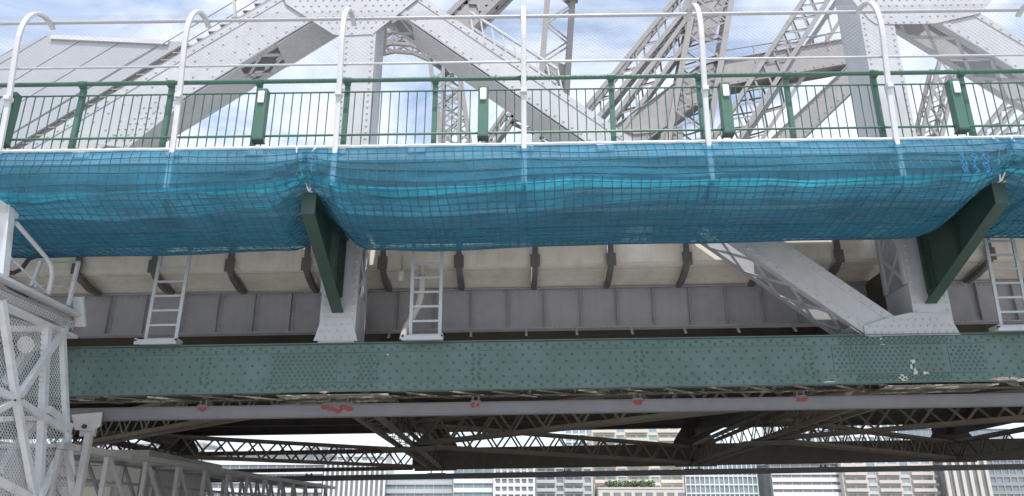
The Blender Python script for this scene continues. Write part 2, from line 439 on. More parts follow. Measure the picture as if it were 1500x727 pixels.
gusset([(1266, 493), (1264, 478), (1308, 464), (1332, 459), (1388, 461), (1405, 491)], Y0 - .024, .12)
gusset([(398, -45), (670, -45), (600, 10), (556, 44), (546, 52), (500, 54), (488, 52), (420, 8)], Y0 - .024, .15)
gusset([(1225, -45), (1500, -45), (1432, 22), (1370, 36), (1344, 37), (1282, 37), (1272, 30), (1250, 5)], Y0 - .024, .15)
gusset([(140, 212), (236, 132), (262, 158), (188, 217)], Y0 - .002, .13)
# upper panels of the truss, above the picture
for pa, pb in (((-3.4, 10.5), (-12.5, 17.8)), ((-2.4, 10.5), (6.7, 17.8)), ((7.5, 10.5), (16.5, 17.8))): member(pa, pb, .6, step=.4)
MB().box(XL, XR, Y0, Y0 + .03, 17.6, 18.4).box(XL, XR, Y1 - .03, Y1, 17.6, 18.4).box(XL, XR, Y0 - .05, Y1 + .05, 18.402, 18.43).build('top_chord', 'steel_grey', truss)
# climbers' rail along the left diagonal, with wires and stanchions
a_, b_ = pxz(376, 0), pxz(60, 190)
rp = MB(); d = Vector((b_[0] - a_[0], 0, b_[1] - a_[1])).normalized()
A = Vector((a_[0], Y0 + .35, a_[1])) - d * 2.5; B = Vector((b_[0], Y0 + .35, b_[1])) + d * 1.5
rp.bar(A, B, .22, .07, (0, 1, 0)); rp.bar(A + Vector((0, -.2, -.09)), B + Vector((0, -.2, -.09)), .05, .1, (0, 1, 0))
stair = rp.build('stair_stringer', 'far_steel', truss)
ln = (B - A).length
tread_src = None
for k in range(int(ln / .26)):
    p = A + d * (.15 + k * .26)
    t_ = MB().box(p.x - .13, p.x + .13, Y0 + .20, Y0 + .85, p.z + .05, p.z + .075)
    if tread_src is None: tread_src = t_.build('tread', 'far_steel', stair); P0 = p
    else: inst(tread_src, stair, p - P0)
wr = MB()
for off in (.34, .62, .95): wr.tube([A + Vector((-.1, .3, off)), B + Vector((-.1, .3, off))], .011, 5)
wr.build('handrail_wire', 'far_steel', stair)
for t in (.20, .36):
    p = A + d * (ln * t); MB().bar(p + Vector((-.1, .3, 0)), p + Vector((-.32, .3, 1.15)), .06, .05).build('stanchion', 'steel_grey', stair)

# ------------------------------------------------------------------ anti-climb shield behind the left diagonal
YS = 14.0
def sxz(u, v): p = BP(u, v, YS); return (p.x, p.z)
shield = thing('climbing_shield', 'smooth grey panelled metal shield sloping behind the wide left diagonal', 'metal shield', (-9.5, YS, 5.0))
edge = [(-60, 118), (20, 72), (40, 58), (70, 52)]
joints = [(-80, 130), (-20, 95), (30, 65), (70, 52), (128, 54), (185, 57), (243, 60), (275, 62)]
sl_ = 0.60
for i in range(len(joints) - 1):
    (u0, v0), (u1, v1) = joints[i], joints[i+1]
    du0 = 185.0
    poly = [sxz(u0 + 1.2, v0), sxz(u1 - 1.2, v1), sxz(u1 - 1.2 - 450, v1 + 450 * sl_), sxz(u0 + 1.2 - 450, v0 + 450 * sl_)]
    MB().plate(poly, YS, YS + .05).build('panel', 'shield_grey', shield)
a_, b_ = sxz(76, 56), sxz(248, 64)
MB().bar((a_[0], YS - .03, a_[1]), (b_[0], YS - .03, b_[1]), .05, .10, (0, 0, 1)).build('top_trim', 'white_paint', shield)
q0, q1 = sxz(275, 62), sxz(275 - 450, 62 + 450 * sl_)
MB().bar((q0[0], YS + .12, q0[1]), (q1[0], YS + .12, q1[1]), .1, .1, (0, 1, 0)).build('edge_frame', 'far_steel', shield)

# ------------------------------------------------------------------ edge plate girder behind the truss
GY, GT, GB = 14.6, 4.39, 3.56; ST = PANEL / 14
girder = thing('plate_girder', 'long grey plate girder with riveted stiffeners below the concrete deck', 'girder', (0, GY, GB))
XG0, XG1 = XN[0] - ST * 17, XN[0] + ST * 31
MB().box(XG0, XG1, GY - .10, GY + .10, GT - .02, GT).build('top_flange', 'girder_grey', girder)
MB().box(XG0, XG1, GY - .13, GY + .10, GB, GB + .02).build('bottom_flange', 'girder_grey', girder)
src = [None] * 3
ir = MB()
for k in range(48):
    x = XG0 + k * ST
    pn = MB().box(x + .002, x + ST - .002, GY, GY + .015, GB + .022, GT - .022)
    sf = MB().box(x - .006, x + .006, GY - .085, GY - .002, GB + .024, GT - .024).box(x + .007, x + .075, GY - .014, GY - .002, GB + .024, GT - .024)
    if k == 0: src[0] = pn.build('web_panel', 'girder_grey', girder); src[1] = sf.build('stiffener', 'girder_grey', girder)
    else: inst(src[0], girder, (k * ST, 0, 0)); inst(src[1], girder, (k * ST, 0, 0))
    if -11 < x < 14:
        for i in range(9): ir.rivet(x + .042, GY - .014, GB + .09 + i * .083, .02, .018)
        for i in range(1, 7): ir.rivet(x + i * ST / 7, GY - .016, GB + .06, .02, .018); ir.rivet(x + i * ST / 7, GY - .010, GT - .06, .016, .014)
an = MB().box(XG0, XG1, GY - .016, GY - .0155 + .012, GB + .022, GB + .11); an.build('bottom_angle', 'girder_grey', girder)
ir.build('rivets', 'girder_grey', girder, smooth=True, kind='stuff')

# ------------------------------------------------------------------ road deck: concrete panels on cantilever ribs
deck = thing('road_deck', 'cream concrete road deck carried on dark steel ribs', 'bridge deck', (0, 13.6, 4.3))
DS = ST * 2
prof = [(13.62, 4.60), (13.62, 5.12), (15.2, 5.16), (15.2, 4.42), (14.62, 4.395), (14.15, 4.50), (13.72, 4.56)]
pan = None; k0 = -9
for k in range(k0, 16):
    x = XN[0] + .5 + k * DS
    if pan is None: pan = MB().prism_x(prof, x + .06, x + DS - .06).build('deck_panel', 'concrete', deck); X_0 = x
    else: inst(pan, deck, (x - X_0, random.uniform(-.012, .012), random.uniform(-.01, .01)))
rib = None
for k in range(k0, 16):
    x = XN[0] + .5 + k * DS
    r_ = MB().prism_x([(13.55, 4.52), (13.55, 5.05), (13.61, 5.05), (13.61, 4.55), (14.15, 4.44), (14.5, 4.40), (14.46, 4.33), (14.1, 4.335), (13.75, 4.42)], x - .05, x + .05)
    r_.box(x - .09, x + .09, 13.54, 13.549, 4.50, 4.75)
    if rib is None: rib = r_.build('rib', 'rib_steel', deck); X_1 = x
    else: inst(rib, deck, (x - X_1, 0, 0))
MB().box(-26, 30, 15.22, 31.9, 4.42, 5.14).build('carriageway_slab', 'slab_concrete', deck)
MB().box(XG0, XG1, 13.64, 13.9, 5.17, 5.75).build('kerb_barrier', 'slab_concrete', deck)
for y in (17.4, 20.2, 23.2, 26.2, 29.0): MB().box(-26, 30, y - .012, y + .012, 3.62, 4.41).box(-26, 30, y - .13, y + .13, 3.60, 3.618).build('stringer', 'dark_steel', deck)
MB().box(-26, 30, 29.9, 29.93, 3.42, 4.41).box(-26, 30, 29.75, 30.05, 3.39, 3.415).build('far_girder', 'dark_steel', deck)
for xn in NODES:
    MB().box(xn - .012, xn + .012, Y1 + .03, F0 - .03, 3.05, 4.41).box(xn - .2, xn + .2, Y1 + .03, F0 - .03, 3.02, 3.045).build('floor_beam', 'dark_steel', deck)
# inclined inspection clips along the girder foot
clipsrc = None
for u in (771, 845, 926, 1004, 1082, 1165, 570, 690):
    p = BP(u, 489, 14.4); c_ = MB().bar((0, 14.35, 3.40), (.0, 14.5, 3.56), .045, .03)
    c_.v = [q + Vector((p.x, 0, 0)) for q in c_.v]; c_.build('clip', 'steel_grey', girder)

# ------------------------------------------------------------------ footway slab
FZ = 5.08; XF0, XF1 = -12.0, 12.2
foot = thing('footway', 'pale concrete footway slab cantilevered outside the truss', 'footway', (0, 9.9, 4.9))
MB().box(XF0, XF1, 9.90, 12.42, 4.93, FZ - .02).build('slab', 'slab_concrete', foot)
for xa, xb in ((-15, -10.9), (-9.0, -3.25), (-2.55, 2.05), (2.6, 3.45), (4.45, 6.6), (7.4, 12.2)): MB().box(xa, xb, 12.55, 13.58, 4.99, 5.03).build('cover_plate', 'far_steel', foot)  # added over the gap to keep sun off the inner web, openings pass a sun patch
MB().box(XF0, XF1, 9.84, 9.897, 4.90, FZ).build('edge_angle', 'white_paint', foot)
for y in (10.3, 11.2, 12.0): MB().box(XF0, XF1, y - .04, y + .04, 4.70, 4.928).build('joist', 'far_steel', foot)
cl_src = None
POSTX = [-7.25, -4.80, -2.50, .17, 2.79, 5.46, 8.05]
for x in [q for a in range(len(POSTX) - 1) for q in (POSTX[a] + 1.15, POSTX[a+1] + .02)]:
    c_ = MB().box(x - .12, x + .12, 9.815, 9.838, 4.99, FZ + .012)
    if cl_src is None: cl_src = c_.build('splice_clip', 'white_paint', foot); X_0 = x
    else: inst(cl_src, foot, (x - X_0, 0, 0))

# ------------------------------------------------------------------ green cantilever brackets
def bracket(xn, label):
    t = thing('cantilever_bracket', label, 'bracket', (xn, 12.45, 3.38 + G * xn), 'green footway brackets')
    tip, z1, z2 = 10.15, 4.52, 4.22
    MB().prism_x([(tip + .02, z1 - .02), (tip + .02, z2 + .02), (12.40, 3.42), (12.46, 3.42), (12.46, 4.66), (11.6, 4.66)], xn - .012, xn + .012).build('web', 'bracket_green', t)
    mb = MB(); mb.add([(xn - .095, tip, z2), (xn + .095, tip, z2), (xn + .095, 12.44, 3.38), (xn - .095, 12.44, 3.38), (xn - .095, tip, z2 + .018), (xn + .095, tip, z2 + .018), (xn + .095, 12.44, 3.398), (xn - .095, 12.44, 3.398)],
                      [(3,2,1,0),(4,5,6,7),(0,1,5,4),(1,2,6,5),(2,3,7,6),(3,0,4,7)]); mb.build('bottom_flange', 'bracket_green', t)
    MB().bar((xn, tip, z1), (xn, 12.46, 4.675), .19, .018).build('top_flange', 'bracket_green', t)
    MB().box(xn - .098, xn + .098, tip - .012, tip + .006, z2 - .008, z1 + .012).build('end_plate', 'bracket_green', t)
    for sd_ in (-1, 1):
        MB().box(xn + sd_ * .055 - .04, xn + sd_ * .055 + .04, 12.28, 12.29, 3.6, 4.6).build('stiffener', 'bracket_green', t)
        MB().box(xn + sd_ * .02 - .006, xn + sd_ * .02 + .006, 12.15, 12.46, 3.56, 4.60).build('splice_plate', 'bracket_green', t)
        MB().box(xn + sd_ * .05 - .035, xn + sd_ * .05 + .035, 11.3, 11.312, 3.86, 4.6).build('stiffener', 'bracket_green', t)
    mb = MB()
    for k in range(9):
        z = 3.65 + k * .105
        for y in (12.2, 12.27, 12.36):     # bolts on both faces of the web
            mb.tube([(xn - .045, y, z), (xn + .045, y, z)], .014, 6)
    mb.build('bolts', 'bracket_green', t, kind='stuff')
bracket(XN[0], 'dark green tapered bracket bolted to the truss post between two ladders')
bracket(XN[1], 'dark green tapered bracket seen from its side beside the big gusset plate')

# ------------------------------------------------------------------ balustrade of the footway
bal = thing('balustrade', 'green tubular balustrade with thin uprights along the footway', 'balustrade', (0, 10.0, FZ))
BY = 10.0
MB().tube([(XF0, BY, 6.30), (XF1, BY, 6.30)], .034, 10).build('handrail', 'rail_green', bal, smooth=True)
for nm, z, r_ in (('top_rail', 6.10, .013), ('bottom_rail', 5.37, .018), ('kick_rail', 5.21, .012)):
    MB().tube([(XF0, BY - .03 * (nm == 'bottom_rail'), z), (XF1, BY - .03 * (nm == 'bottom_rail'), z)], r_, 8).build(nm, 'rail_green', bal, smooth=True)
ps = None; GP = []
for k in range(-9, 10):
    x = .17 + k * 1.315
    if not XF0 < x < XF1: continue
    GP.append(x)
    p_ = MB().box(x - .035, x + .035, BY + .02, BY + .10, FZ - .02, 6.24).box(x - .09, x + .09, BY - .02, BY + .16, FZ - .019, FZ + .006).tube([(x - .06, BY, 6.30), (x + .06, BY, 6.30)], .047, 10).box(x - .045, x + .045, BY - .005, BY + .07, 6.235, 6.285)
    if ps is None: ps = p_.build('post', 'rail_green', bal, bevel=.006); X_0 = x
    else: inst(ps, bal, (x - X_0, 0, 0))
bs = None
for g in range(len(GP) - 1):
    n_ = 9
    for i in range(1, n_ + 1):
        x = GP[g] + (GP[g+1] - GP[g]) * i / (n_ + 1)
        if not -9.6 < x < 9.8: continue
        drop = 0
        b0 = MB().tube([(x, BY + .004, 5.205), (x, BY + .004, 6.105)], .0085, 6)
        if bs is None: bs = b0.build('upright', 'rail_green', bal, smooth=True); X_0 = x
        else: inst(bs, bal, (x - X_0, 0, 0))
fs_ = None
for g in range(len(GP) - 1):
    x = (GP[g] + GP[g+1]) / 2 + .07
    if abs(x) > 10: continue
    c_ = MB().tube([(x, BY + .004, FZ - .02), (x, BY + .004, 5.2)], .009, 6)
    if fs_ is None: fs_ = c_.build('foot', 'rail_green', bal); X_0 = x
    else: inst(fs_, bal, (x - X_0, 0, 0))

# ------------------------------------------------------------------ curved safety screen
scr = thing('safety_screen', 'white curved posts and tubes holding a wire mesh screen above the balustrade', 'safety fence', (0, 9.8, FZ))
cv = [(9.79, 4.48), (9.79, 5.08), (9.74, 5.8), (9.66, 6.45), (9.62, 6.8), (9.63, 7.05), (9.70, 7.27), (9.83, 7.44), (10.0, 7.53), (10.18, 7.54), (10.30, 7.50)]
def crv(pts, n):                                     # catmull-rom through y,z pairs
    o_ = []
    for i in range(len(pts) - 1):
        p = [pts[max(i-1, 0)], pts[i], pts[i+1], pts[min(i+2, len(pts)-1)]]
        for k in range(n):
            t = k / n
            o_.append(tuple(.5 * (2*p[1][c] + (p[2][c]-p[0][c])*t + (2*p[0][c]-5*p[1][c]+4*p[2][c]-p[3][c])*t*t + (3*p[1][c]-p[0][c]-3*p[2][c]+p[3][c])*t**3) for c in (0, 1)))
    return o_ + [pts[-1]]
cvs = crv(cv[1:], 3)
pst = None
for x in POSTX + [-9.75, 10.6]:
    mb = MB(); pts = [(x, y, z) for y, z in [cv[0]] + cvs]
    prev = None                                      # a flat-oval post: rectangular section swept
    for i in range(len(pts) - 1): pass
    base = len(mb.v)
    for i, p in enumerate(pts):
        q0, q1 = Vector(pts[max(i-1, 0)]), Vector(pts[min(i+1, len(pts)-1)]); d_ = (q1 - q0).normalized(); nn = Vector((0, d_.z, -d_.y))
        for sx, sn in ((-1,-.7),(-.7,-1),(.7,-1),(1,-.7),(1,.7),(.7,1),(-.7,1),(-1,.7)):
            mb.v.append(Vector(p) + Vector((sx * .037, 0, 0)) + nn * (sn * .028))
    for i in range(len(pts) - 1):
        for k in range(8): j = (k + 1) % 8; mb.f.append((base + i*8 + k, base + i*8 + j, base + (i+1)*8 + j, base + (i+1)*8 + k))
    mb.f.append(tuple(base + k for k in reversed(range(8)))); mb.f.append(tuple(base + (len(pts)-1)*8 + k for k in range(8)))
    if pst is None: pst = mb.build('curved_post', 'white_paint', scr, smooth=True); X_0 = x
    else: inst(pst, scr, (x - X_0, 0, 0))
YT, ZT = 10.22, 7.56
MB().tube([(XF0, YT, ZT), (XF1, YT, ZT)], .030, 10).build('top_tube', 'galvanised', scr, smooth=True)
MB().tube([(XF0, 9.72, 6.40), (XF1, 9.72, 6.40)], .018, 8).build('lower_tube', 'galvanised', scr, smooth=True)
ou = None
for x in POSTX:
    c_ = MB().bar((x, 9.83, 4.56), (x, 12.2, 4.72), .06, .13)
    if ou is None: ou = c_.build('outrigger', 'far_steel', scr); X_0 = x
    else: inst(ou, scr, (x - X_0, 0, 0))
cs = None
for x in POSTX:
    c_ = MB().box(x - .045, x + .045, 9.66, 9.78, 5.86, 5.93)
    if cs is None: cs = c_.build('clamp', 'white_paint', scr, bevel=.008); X_0 = x
    else: inst(cs, scr, (x - X_0, 0, 0))
# woven wire: two families of slanting wires following the curve of the posts
mp = [(9.735, 6.40), (9.645, 6.8), (9.655, 7.05), (9.725, 7.25), (9.85, 7.41), (10.01, 7.50), (10.2, 7.52)]
mps = crv(mp, 2); wm = MB(); arc = [0]
for i in range(1, len(mps)): arc.append(arc[-1] + math.dist(mps[i], mps[i-1]))
TH = .0019
for fam in (-1, 1):
    x = -9.5
    while x < 9.9:
        b0 = len(wm.v)
        for i, (y, z) in enumerate(mps):
            xx = x + fam * (arc[i] - arc[-1] / 2) * 1.35
            wm.v += [Vector((xx - TH, y, z)), Vector((xx + TH, y - TH * .8, z - TH * .5)), Vector((xx + TH * .2, y + TH, z + TH))]
        for i in range(len(mps) - 1):
            for k in range(3): j = (k + 1) % 3; wm.f.append((b0 + i*3 + k, b0 + i*3 + j, b0 + (i+1)*3 + j, b0 + (i+1)*3 + k))
        x += .075
wm.build('wire_mesh', 'far_steel', scr, kind='stuff')

# ------------------------------------------------------------------ lamp boxes on the balustrade
LBL = ['green lamp box with white lamp on the balustrade below the grey panelled shield', 'green lamp box with white lamp above the left blue net, beside the wide diagonal',
       'green lamp box with white lamp between the laced far post and narrow diagonal', 'green lamp box with white lamp on the balustrade beside the curved far gusset',
       'green lamp box with white lamp standing right against a balustrade post']
for u, lb in zip((17, 384, 708, 1063, 1402), LBL):
    p = BP(u, 165, 9.94); x = p.x
    t = thing('lamp_box', lb, 'lamp', (x, 9.93, 5.27 + G * x), 'lamp boxes along the footway')
    MB().box(x - .075, x + .075, 9.84, 9.985, 5.27, 6.09).build('housing', 'rail_green', t, bevel=.008)
    MB().box(x - .045, x + .045, 9.805, 9.838, 5.84, 6.03).build('lens', 'lamp_white', t, bevel=.012)
    MB().box(x - .08, x + .08, 9.83, 9.99, 5.245, 5.268).build('base_plate', 'bracket_green', t)

# ------------------------------------------------------------------ blue debris nets slung under the footway
base_prof = [(9.86, 5.095), (9.775, 5.03), (9.745, 4.86), (9.72, 4.68), (9.70, 4.54), (9.84, 4.42), (10.35, 4.28), (10.95, 4.21), (11.55, 4.24), (12.0, 4.42), (12.33, 4.80)]
pin_prof = [(9.86, 5.095), (9.76, 5.03), (9.73, 4.92), (9.73, 4.80), (9.80, 4.69), (9.98, 4.62), (10.45, 4.61), (10.95, 4.63), (11.55, 4.67), (12.0, 4.71), (12.33, 4.76)]
NB = crv(base_prof, 4); NP_ = crv(pin_prof, 4); NT = len(NB)
def sstep(t): t = max(0, min(1, t)); return t * t * (3 - 2 * t)
def net_pt(x, j, x0, x1, sag):
    e = 1.0
    if x0 is not None: e = min(e, sstep((x - x0) / .60) ** .7)
    if x1 is not None: e = min(e, sstep((x1 - x) / .60) ** .7)
    a, b = NP_[j], NB[j]; y = a[0] + (b[0] - a[0]) * e; z = a[1] + (b[1] - a[1]) * e
    t = j / (NT - 1)
    env = math.sin(math.pi * min(1, t * 1.02))
    z -= sag(x) * max(0, math.sin(math.pi * (t - .28) / .72)) * e if t > .28 else 0
    # long sagging wrinkles and short creases
    amp = .07 * env
    y += amp * noise.noise(Vector((x * .55, t * 9, 3.1))) ; z += amp * noise.noise(Vector((x * .55, t * 9, 8.7)))
    y += .022 * env * noise.noise(Vector((x * 1.6, t * 26, 1.3))); z += .022 * env * noise.noise(Vector((x * 1.6, t * 26, 5.5)))
    if t < .45:                                    # hangs in swags between the posts
        k = min(abs(x - q) for q in POSTX + [-9.75, 10.6]); y -= .03 * math.sin(math.pi * min(1, t / .45)) * (1 - math.exp(-k * 2.2)); z -= .035 * sstep(t * 3) * (1 - math.exp(-k * 1.4))
    if e < 1:                                      # gathered creases by the brackets
        cr = (1 - e) * .06 * env * math.sin((x * 9.1 + t * 34)) + (1 - e) * .03 * env * math.sin(x * 23 + t * 57); y += cr; z += cr * .6
        sh = .05 * (1 - e) * (1 - sstep((t - .34) / .16)); xo = x
        x = xo + (sh if (x1 is not None and x1 - xo < .6) else -sh)
    return Vector((x, y, z))
def make_net(x0, x1, pin0, pin1, sag, label):
    tb = thing('debris_net', label, 'debris net', ((x0 + x1) / 2, 10.8, 4.1 + G * (x0 + x1) / 2), 'blue nets under the footway')
    nx = max(8, int((x1 - x0) / .055)); mb = MB()
    for i in range(nx + 1):
        x = x0 + (x1 - x0) * i / nx
        for j in range(NT): mb.v.append(net_pt(x, j, x0 if pin0 else None, x1 if pin1 else None, sag))
    for i in range(nx):
        for j in range(NT - 1): mb.f.append((i*NT + j, (i+1)*NT + j, (i+1)*NT + j + 1, i*NT + j + 1))
    o = mb.build('cloth', 'net_cloth', tb, smooth=True)
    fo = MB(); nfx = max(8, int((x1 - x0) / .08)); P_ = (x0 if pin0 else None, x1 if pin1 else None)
    for i in range(nfx + 1):                       # added strip of brighter netting, the sunlit band painted as colour
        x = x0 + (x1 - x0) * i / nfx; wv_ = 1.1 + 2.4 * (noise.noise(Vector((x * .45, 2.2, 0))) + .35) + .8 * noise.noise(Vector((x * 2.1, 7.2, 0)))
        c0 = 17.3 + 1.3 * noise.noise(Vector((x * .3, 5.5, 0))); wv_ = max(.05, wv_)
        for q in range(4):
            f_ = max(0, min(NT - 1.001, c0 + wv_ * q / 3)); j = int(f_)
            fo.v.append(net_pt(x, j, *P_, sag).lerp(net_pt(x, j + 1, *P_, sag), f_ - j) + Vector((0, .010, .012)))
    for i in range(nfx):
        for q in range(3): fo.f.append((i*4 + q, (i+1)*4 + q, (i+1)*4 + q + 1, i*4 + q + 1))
    fo.build('sunlit_strip', 'net_sunlit', tb, smooth=True)
    # border cords knotted into squares
    cd = MB(); r_ = .0058
    arc = [0]
    for j in range(1, NT): arc.append(arc[-1] + math.dist(NB[j], NB[j-1]))
    def strand(pts):
        b0 = len(cd.v)
        for i, p in enumerate(pts):
            d_ = (pts[min(i+1, len(pts)-1)] - pts[max(i-1, 0)]).normalized(); a_ = d_.cross(Vector((.3, .5, .8))).normalized(); c_ = a_.cross(d_)
            cd.v += [p + a_ * r_, p + (c_ - a_ * .5) * r_, p + (-c_ - a_ * .5) * r_]
        for i in range(len(pts) - 1):
            for k in range(3): j = (k + 1) % 3; cd.f.append((b0 + i*3 + k, b0 + i*3 + j, b0 + (i+1)*3 + j, b0 + (i+1)*3 + k))
    P_ = (x0 if pin0 else None, x1 if pin1 else None)
    x = x0 + .03
    while x < x1:
        ph = random.uniform(0, 6)
        strand([net_pt(x + .035 * math.sin(arc[j] * 1.2) + .008 * math.sin(arc[j] * 9 + ph) + .05 * arc[j], j, *P_, sag) + Vector((0, -.006, -.006)) for j in range(NT) if x0 <= x + .05 * arc[j] <= x1 + .2])  if x + .1 < x1 else None
        x += .135
    s_ = .07
    while s_ < arc[-1] - .02:
        j = max(k for k in range(NT) if arc[k] <= s_); f = (s_ - arc[j]) / (arc[j+1] - arc[j]) if j < NT - 1 else 0
        n2 = max(8, int((x1 - x0) / .12)); pts = []
        for i in range(n2 + 1):
            x = x0 + (x1 - x0) * i / n2
            p = net_pt(x, j, *P_, sag).lerp(net_pt(x, min(j+1, NT-1), *P_, sag), f); pts.append(p + Vector((0, -.007, -.007)))
        strand(pts); s_ += .125
    cd.build('cords', 'net_cord', tb, kind='stuff')
    # bleached hem along the footway edge
    hm = MB(); hp = [net_pt(x0 + (x1 - x0) * i / 60, 0, *P_, sag) + Vector((0, -.03 - .008 * random.random(), .004 + .008 * random.random())) for i in range(61)]
    hm.tube(hp, .026, 6); hm.build('hem_rope', 'rope', tb, smooth=True)
    bt = MB(); bt.tube([net_pt(x0 + (x1 - x0) * i / 60, NT - 1, *P_, sag) for i in range(61)], .012, 6); bt.build('back_rope', 'net_cord', tb, smooth=True)
    return tb
make_net(-11.6, XN[0] - .015, False, True, lambda x: .05 + .09 * sstep((-x - 3) / 3), 'blue debris net slung between the white gantry tower and the first green bracket')
make_net(XN[0] + .015, XN[1] - .015, True, True, lambda x: .02 + .13 * math.exp(-((x + 1.2) / 1.3) ** 2), 'long blue debris net slung between the two green brackets')
make_net(XN[1] + .015, 11.8, True, False, lambda x: .04, 'blue debris net beyond the bracket that has the ladder beside it')
# lashings over the bracket tips
for xn, lb in ((XN[0], 'white lashing ropes over the tip of the bracket between two ladders'), (XN[1], 'white lashing rope slung from the bracket beside the big gusset plate')):
    t = thing('lashing', lb, 'rope', (xn, 10.1, 4.5 + G * xn), 'white lashings at the brackets')
    for s, e in ((-.16, .0), (.12, .02)):
        MB().tube([(xn + s, 9.84, 5.12), (xn + s * .8, 9.74, 5.0), (xn + s * .5, 9.9, 4.75), (xn + e, 10.08, 4.545), (xn + e + .02, 10.2, 4.56)], .012, 6).build('strand', 'rope', t, smooth=True)
    MB().tube([(xn + .10, 10.12, 4.55), (xn + .13, 10.6, 4.60), (xn + .13, 11.3, 4.66), (xn + .12, 12.2, 4.70)], .012, 6).build('edge_strand', 'rope', t, smooth=True)
t = thing('rope_ties', 'short frayed bright blue rope ends hanging on the net near the right bracket', 'rope', (6.35, 9.6, 4.6))
for u in (1408, 1424, 1440):
    p = BP(u, 226, 9.60)
    for k in range(3):
        pts = [p + Vector((random.uniform(-.04, .04) * (i > 0) + .012 * math.sin(i * 2 + k), random.uniform(-.03, .0), -.042 * i)) for i in range(8)]
        MB().tube(pts, .009, 5).build('rope_end', 'blue_rope', t, smooth=True)

# ------------------------------------------------------------------ ladders between footway and chord
def ladder(ul, ur, label, ztop=4.75):
    xl, xr = BP(ul, 495, 12.36).x, BP(ur, 495, 12.36).x; yb, yt = 12.36, 12.26; zb = CT + .03
    t = thing('ladder', label, 'ladder', ((xl + xr) / 2, 12.4, CT + .03 + G * xl), 'aluminium ladders behind the net')
    for x in (xl, xr): MB().bar((x, yb, zb), (x + (.07 if xl < -3 else 0), yt, ztop), .055, .035, (0, 1, 0)).build('stile', 'galvanised', t)
    n_ = 7
    for k in range(n_):
        z = zb + .06 + .245 * (k) + (.0 if k else .0)
        sh = (.07 if xl < -3 else 0) * (z - zb) / (ztop - zb)
        MB().bar((xl + .03 + sh, yb - .1 * (z - zb) / (ztop - zb), z), (xr - .03 + sh, yb - .1 * (z - zb) / (ztop - zb), z), .03, .035 if k else .07).build('rung', 'galvanised', t)
    MB().box(xl - .12, xr + .05, 12.27, 12.56, zb, zb + .02).box(xl - .13, xr + .06, 12.24, 12.268, zb - .03, zb + .05).box(xl - .13, xl - .09, 12.24, 12.5, zb + .022, zb + .07).box(xr + .03, xr + .06, 12.24, 12.5, zb + .022, zb + .07).build('foot_tray', 'galvanised', t)
    return t
ladder(214, 258, 'aluminium ladder standing on the green chord nearest the gantry tower')
ladder(601, 644, 'aluminium ladder with a white drain pipe behind it')
ladder(1470, 1512, 'aluminium ladder standing beside the big gusset plate and its green bracket')

# drain pipe and small fittings at the deck
dp = thing('drain_pipe', 'bent white drain pipe coming down behind the middle ladder', 'pipe', (-1.8, 13.45, 2.9))
pts = [BP(618, 408, 13.45), BP(617, 430, 13.45), BP(613, 447, 13.45), BP(604, 464, 13.45), BP(594, 480, 13.45), BP(590, 498, 13.45)]
pts = [Vector((p.x, 13.45, p.z)) for p in pts]
MB().tube(pts, .065, 12).build('pipe', 'pipe_white', dp, smooth=True)
MB().tube([pts[0] + Vector((0, 0, -.02)), pts[0] + Vector((0, 0, .05))], .085, 12).build('collar', 'galvanised', dp, smooth=True)
MB().tube([pts[0] + Vector((0, 0, .02)), pts[0] + Vector((-.03, .1, .3))], .05, 10).build('inlet', 'pipe_white', dp, smooth=True)
jb = thing('junction_box', 'small white electrical box hanging from a deck rib', 'electrical box', (-2.1, 13.5, 4.2))
p = BP(588, 406, 13.5); MB().box(p.x - .05, p.x + .05, 13.44, 13.53, p.z - .10, p.z + .1).build('box', 'pipe_white', jb, bevel=.01)
MB().box(p.x - .015, p.x + .015, 13.47, 13.5, p.z + .102, p.z + .4).build('stem', 'galvanised', jb)
MB().box(p.x - .02, p.x + .02, 13.432, 13.438, p.z - .07, p.z - .01).build('label_plate', 'lamp_white', jb)
wire = MB().tube([(XG0, 13.5, 4.44)] + [(x, 13.5, 4.44 - .012 * math.sin((x + 2.9) / PANEL * math.pi) ** 2) for x in [-9 + i * .6 for i in range(34)]], .003, 5).build('catenary_wire', 'far_steel', smooth=True)
tag(wire, 'thin steel wire strung along the concrete deck edge', 'wire')

# ------------------------------------------------------------------ runway beams of the travelling gantry
def blob(x, z, rx, rz, y, m_, parent, name, n=26, seed=None):
    rd = random.Random(seed if seed is not None else int(x * 977)); pts = []
    for i in range(n):
        a = 2 * math.pi * i / n; r_ = rd.uniform(.55, 1.1); pts.append((x + rx * r_ * math.cos(a), z + rz * r_ * math.sin(a)))
    MB().plate(pts, y - .0015, y).build(name, m_, parent)
for u, v, rx, rz, m_ in ((1322, 554, .10, .06, 'peeled_cream'), (1340, 545, .04, .07, 'peeled_cream'), (1336, 530, .05, .04, 'peeled_cream'), (1355, 547, .06, .03, 'peeled_cream'), (1334, 538, .025, .05, 'peeled_cream'), (1470, 555, .26, .035, 'peeled_pink'), (1500, 557, .2, .03, 'peeled_cream'), (475, 575, .09, .02, 'peeled_pink'), (1215, 560, .12, .014, 'peeled_cream'), (568, 520, .03, .012, 'peeled_cream')):
    p = BP(u, v, Y0); blob(p.x, p.z, rx, rz, Y0 - .0235, m_, chord, 'peeled_patch', seed=u)
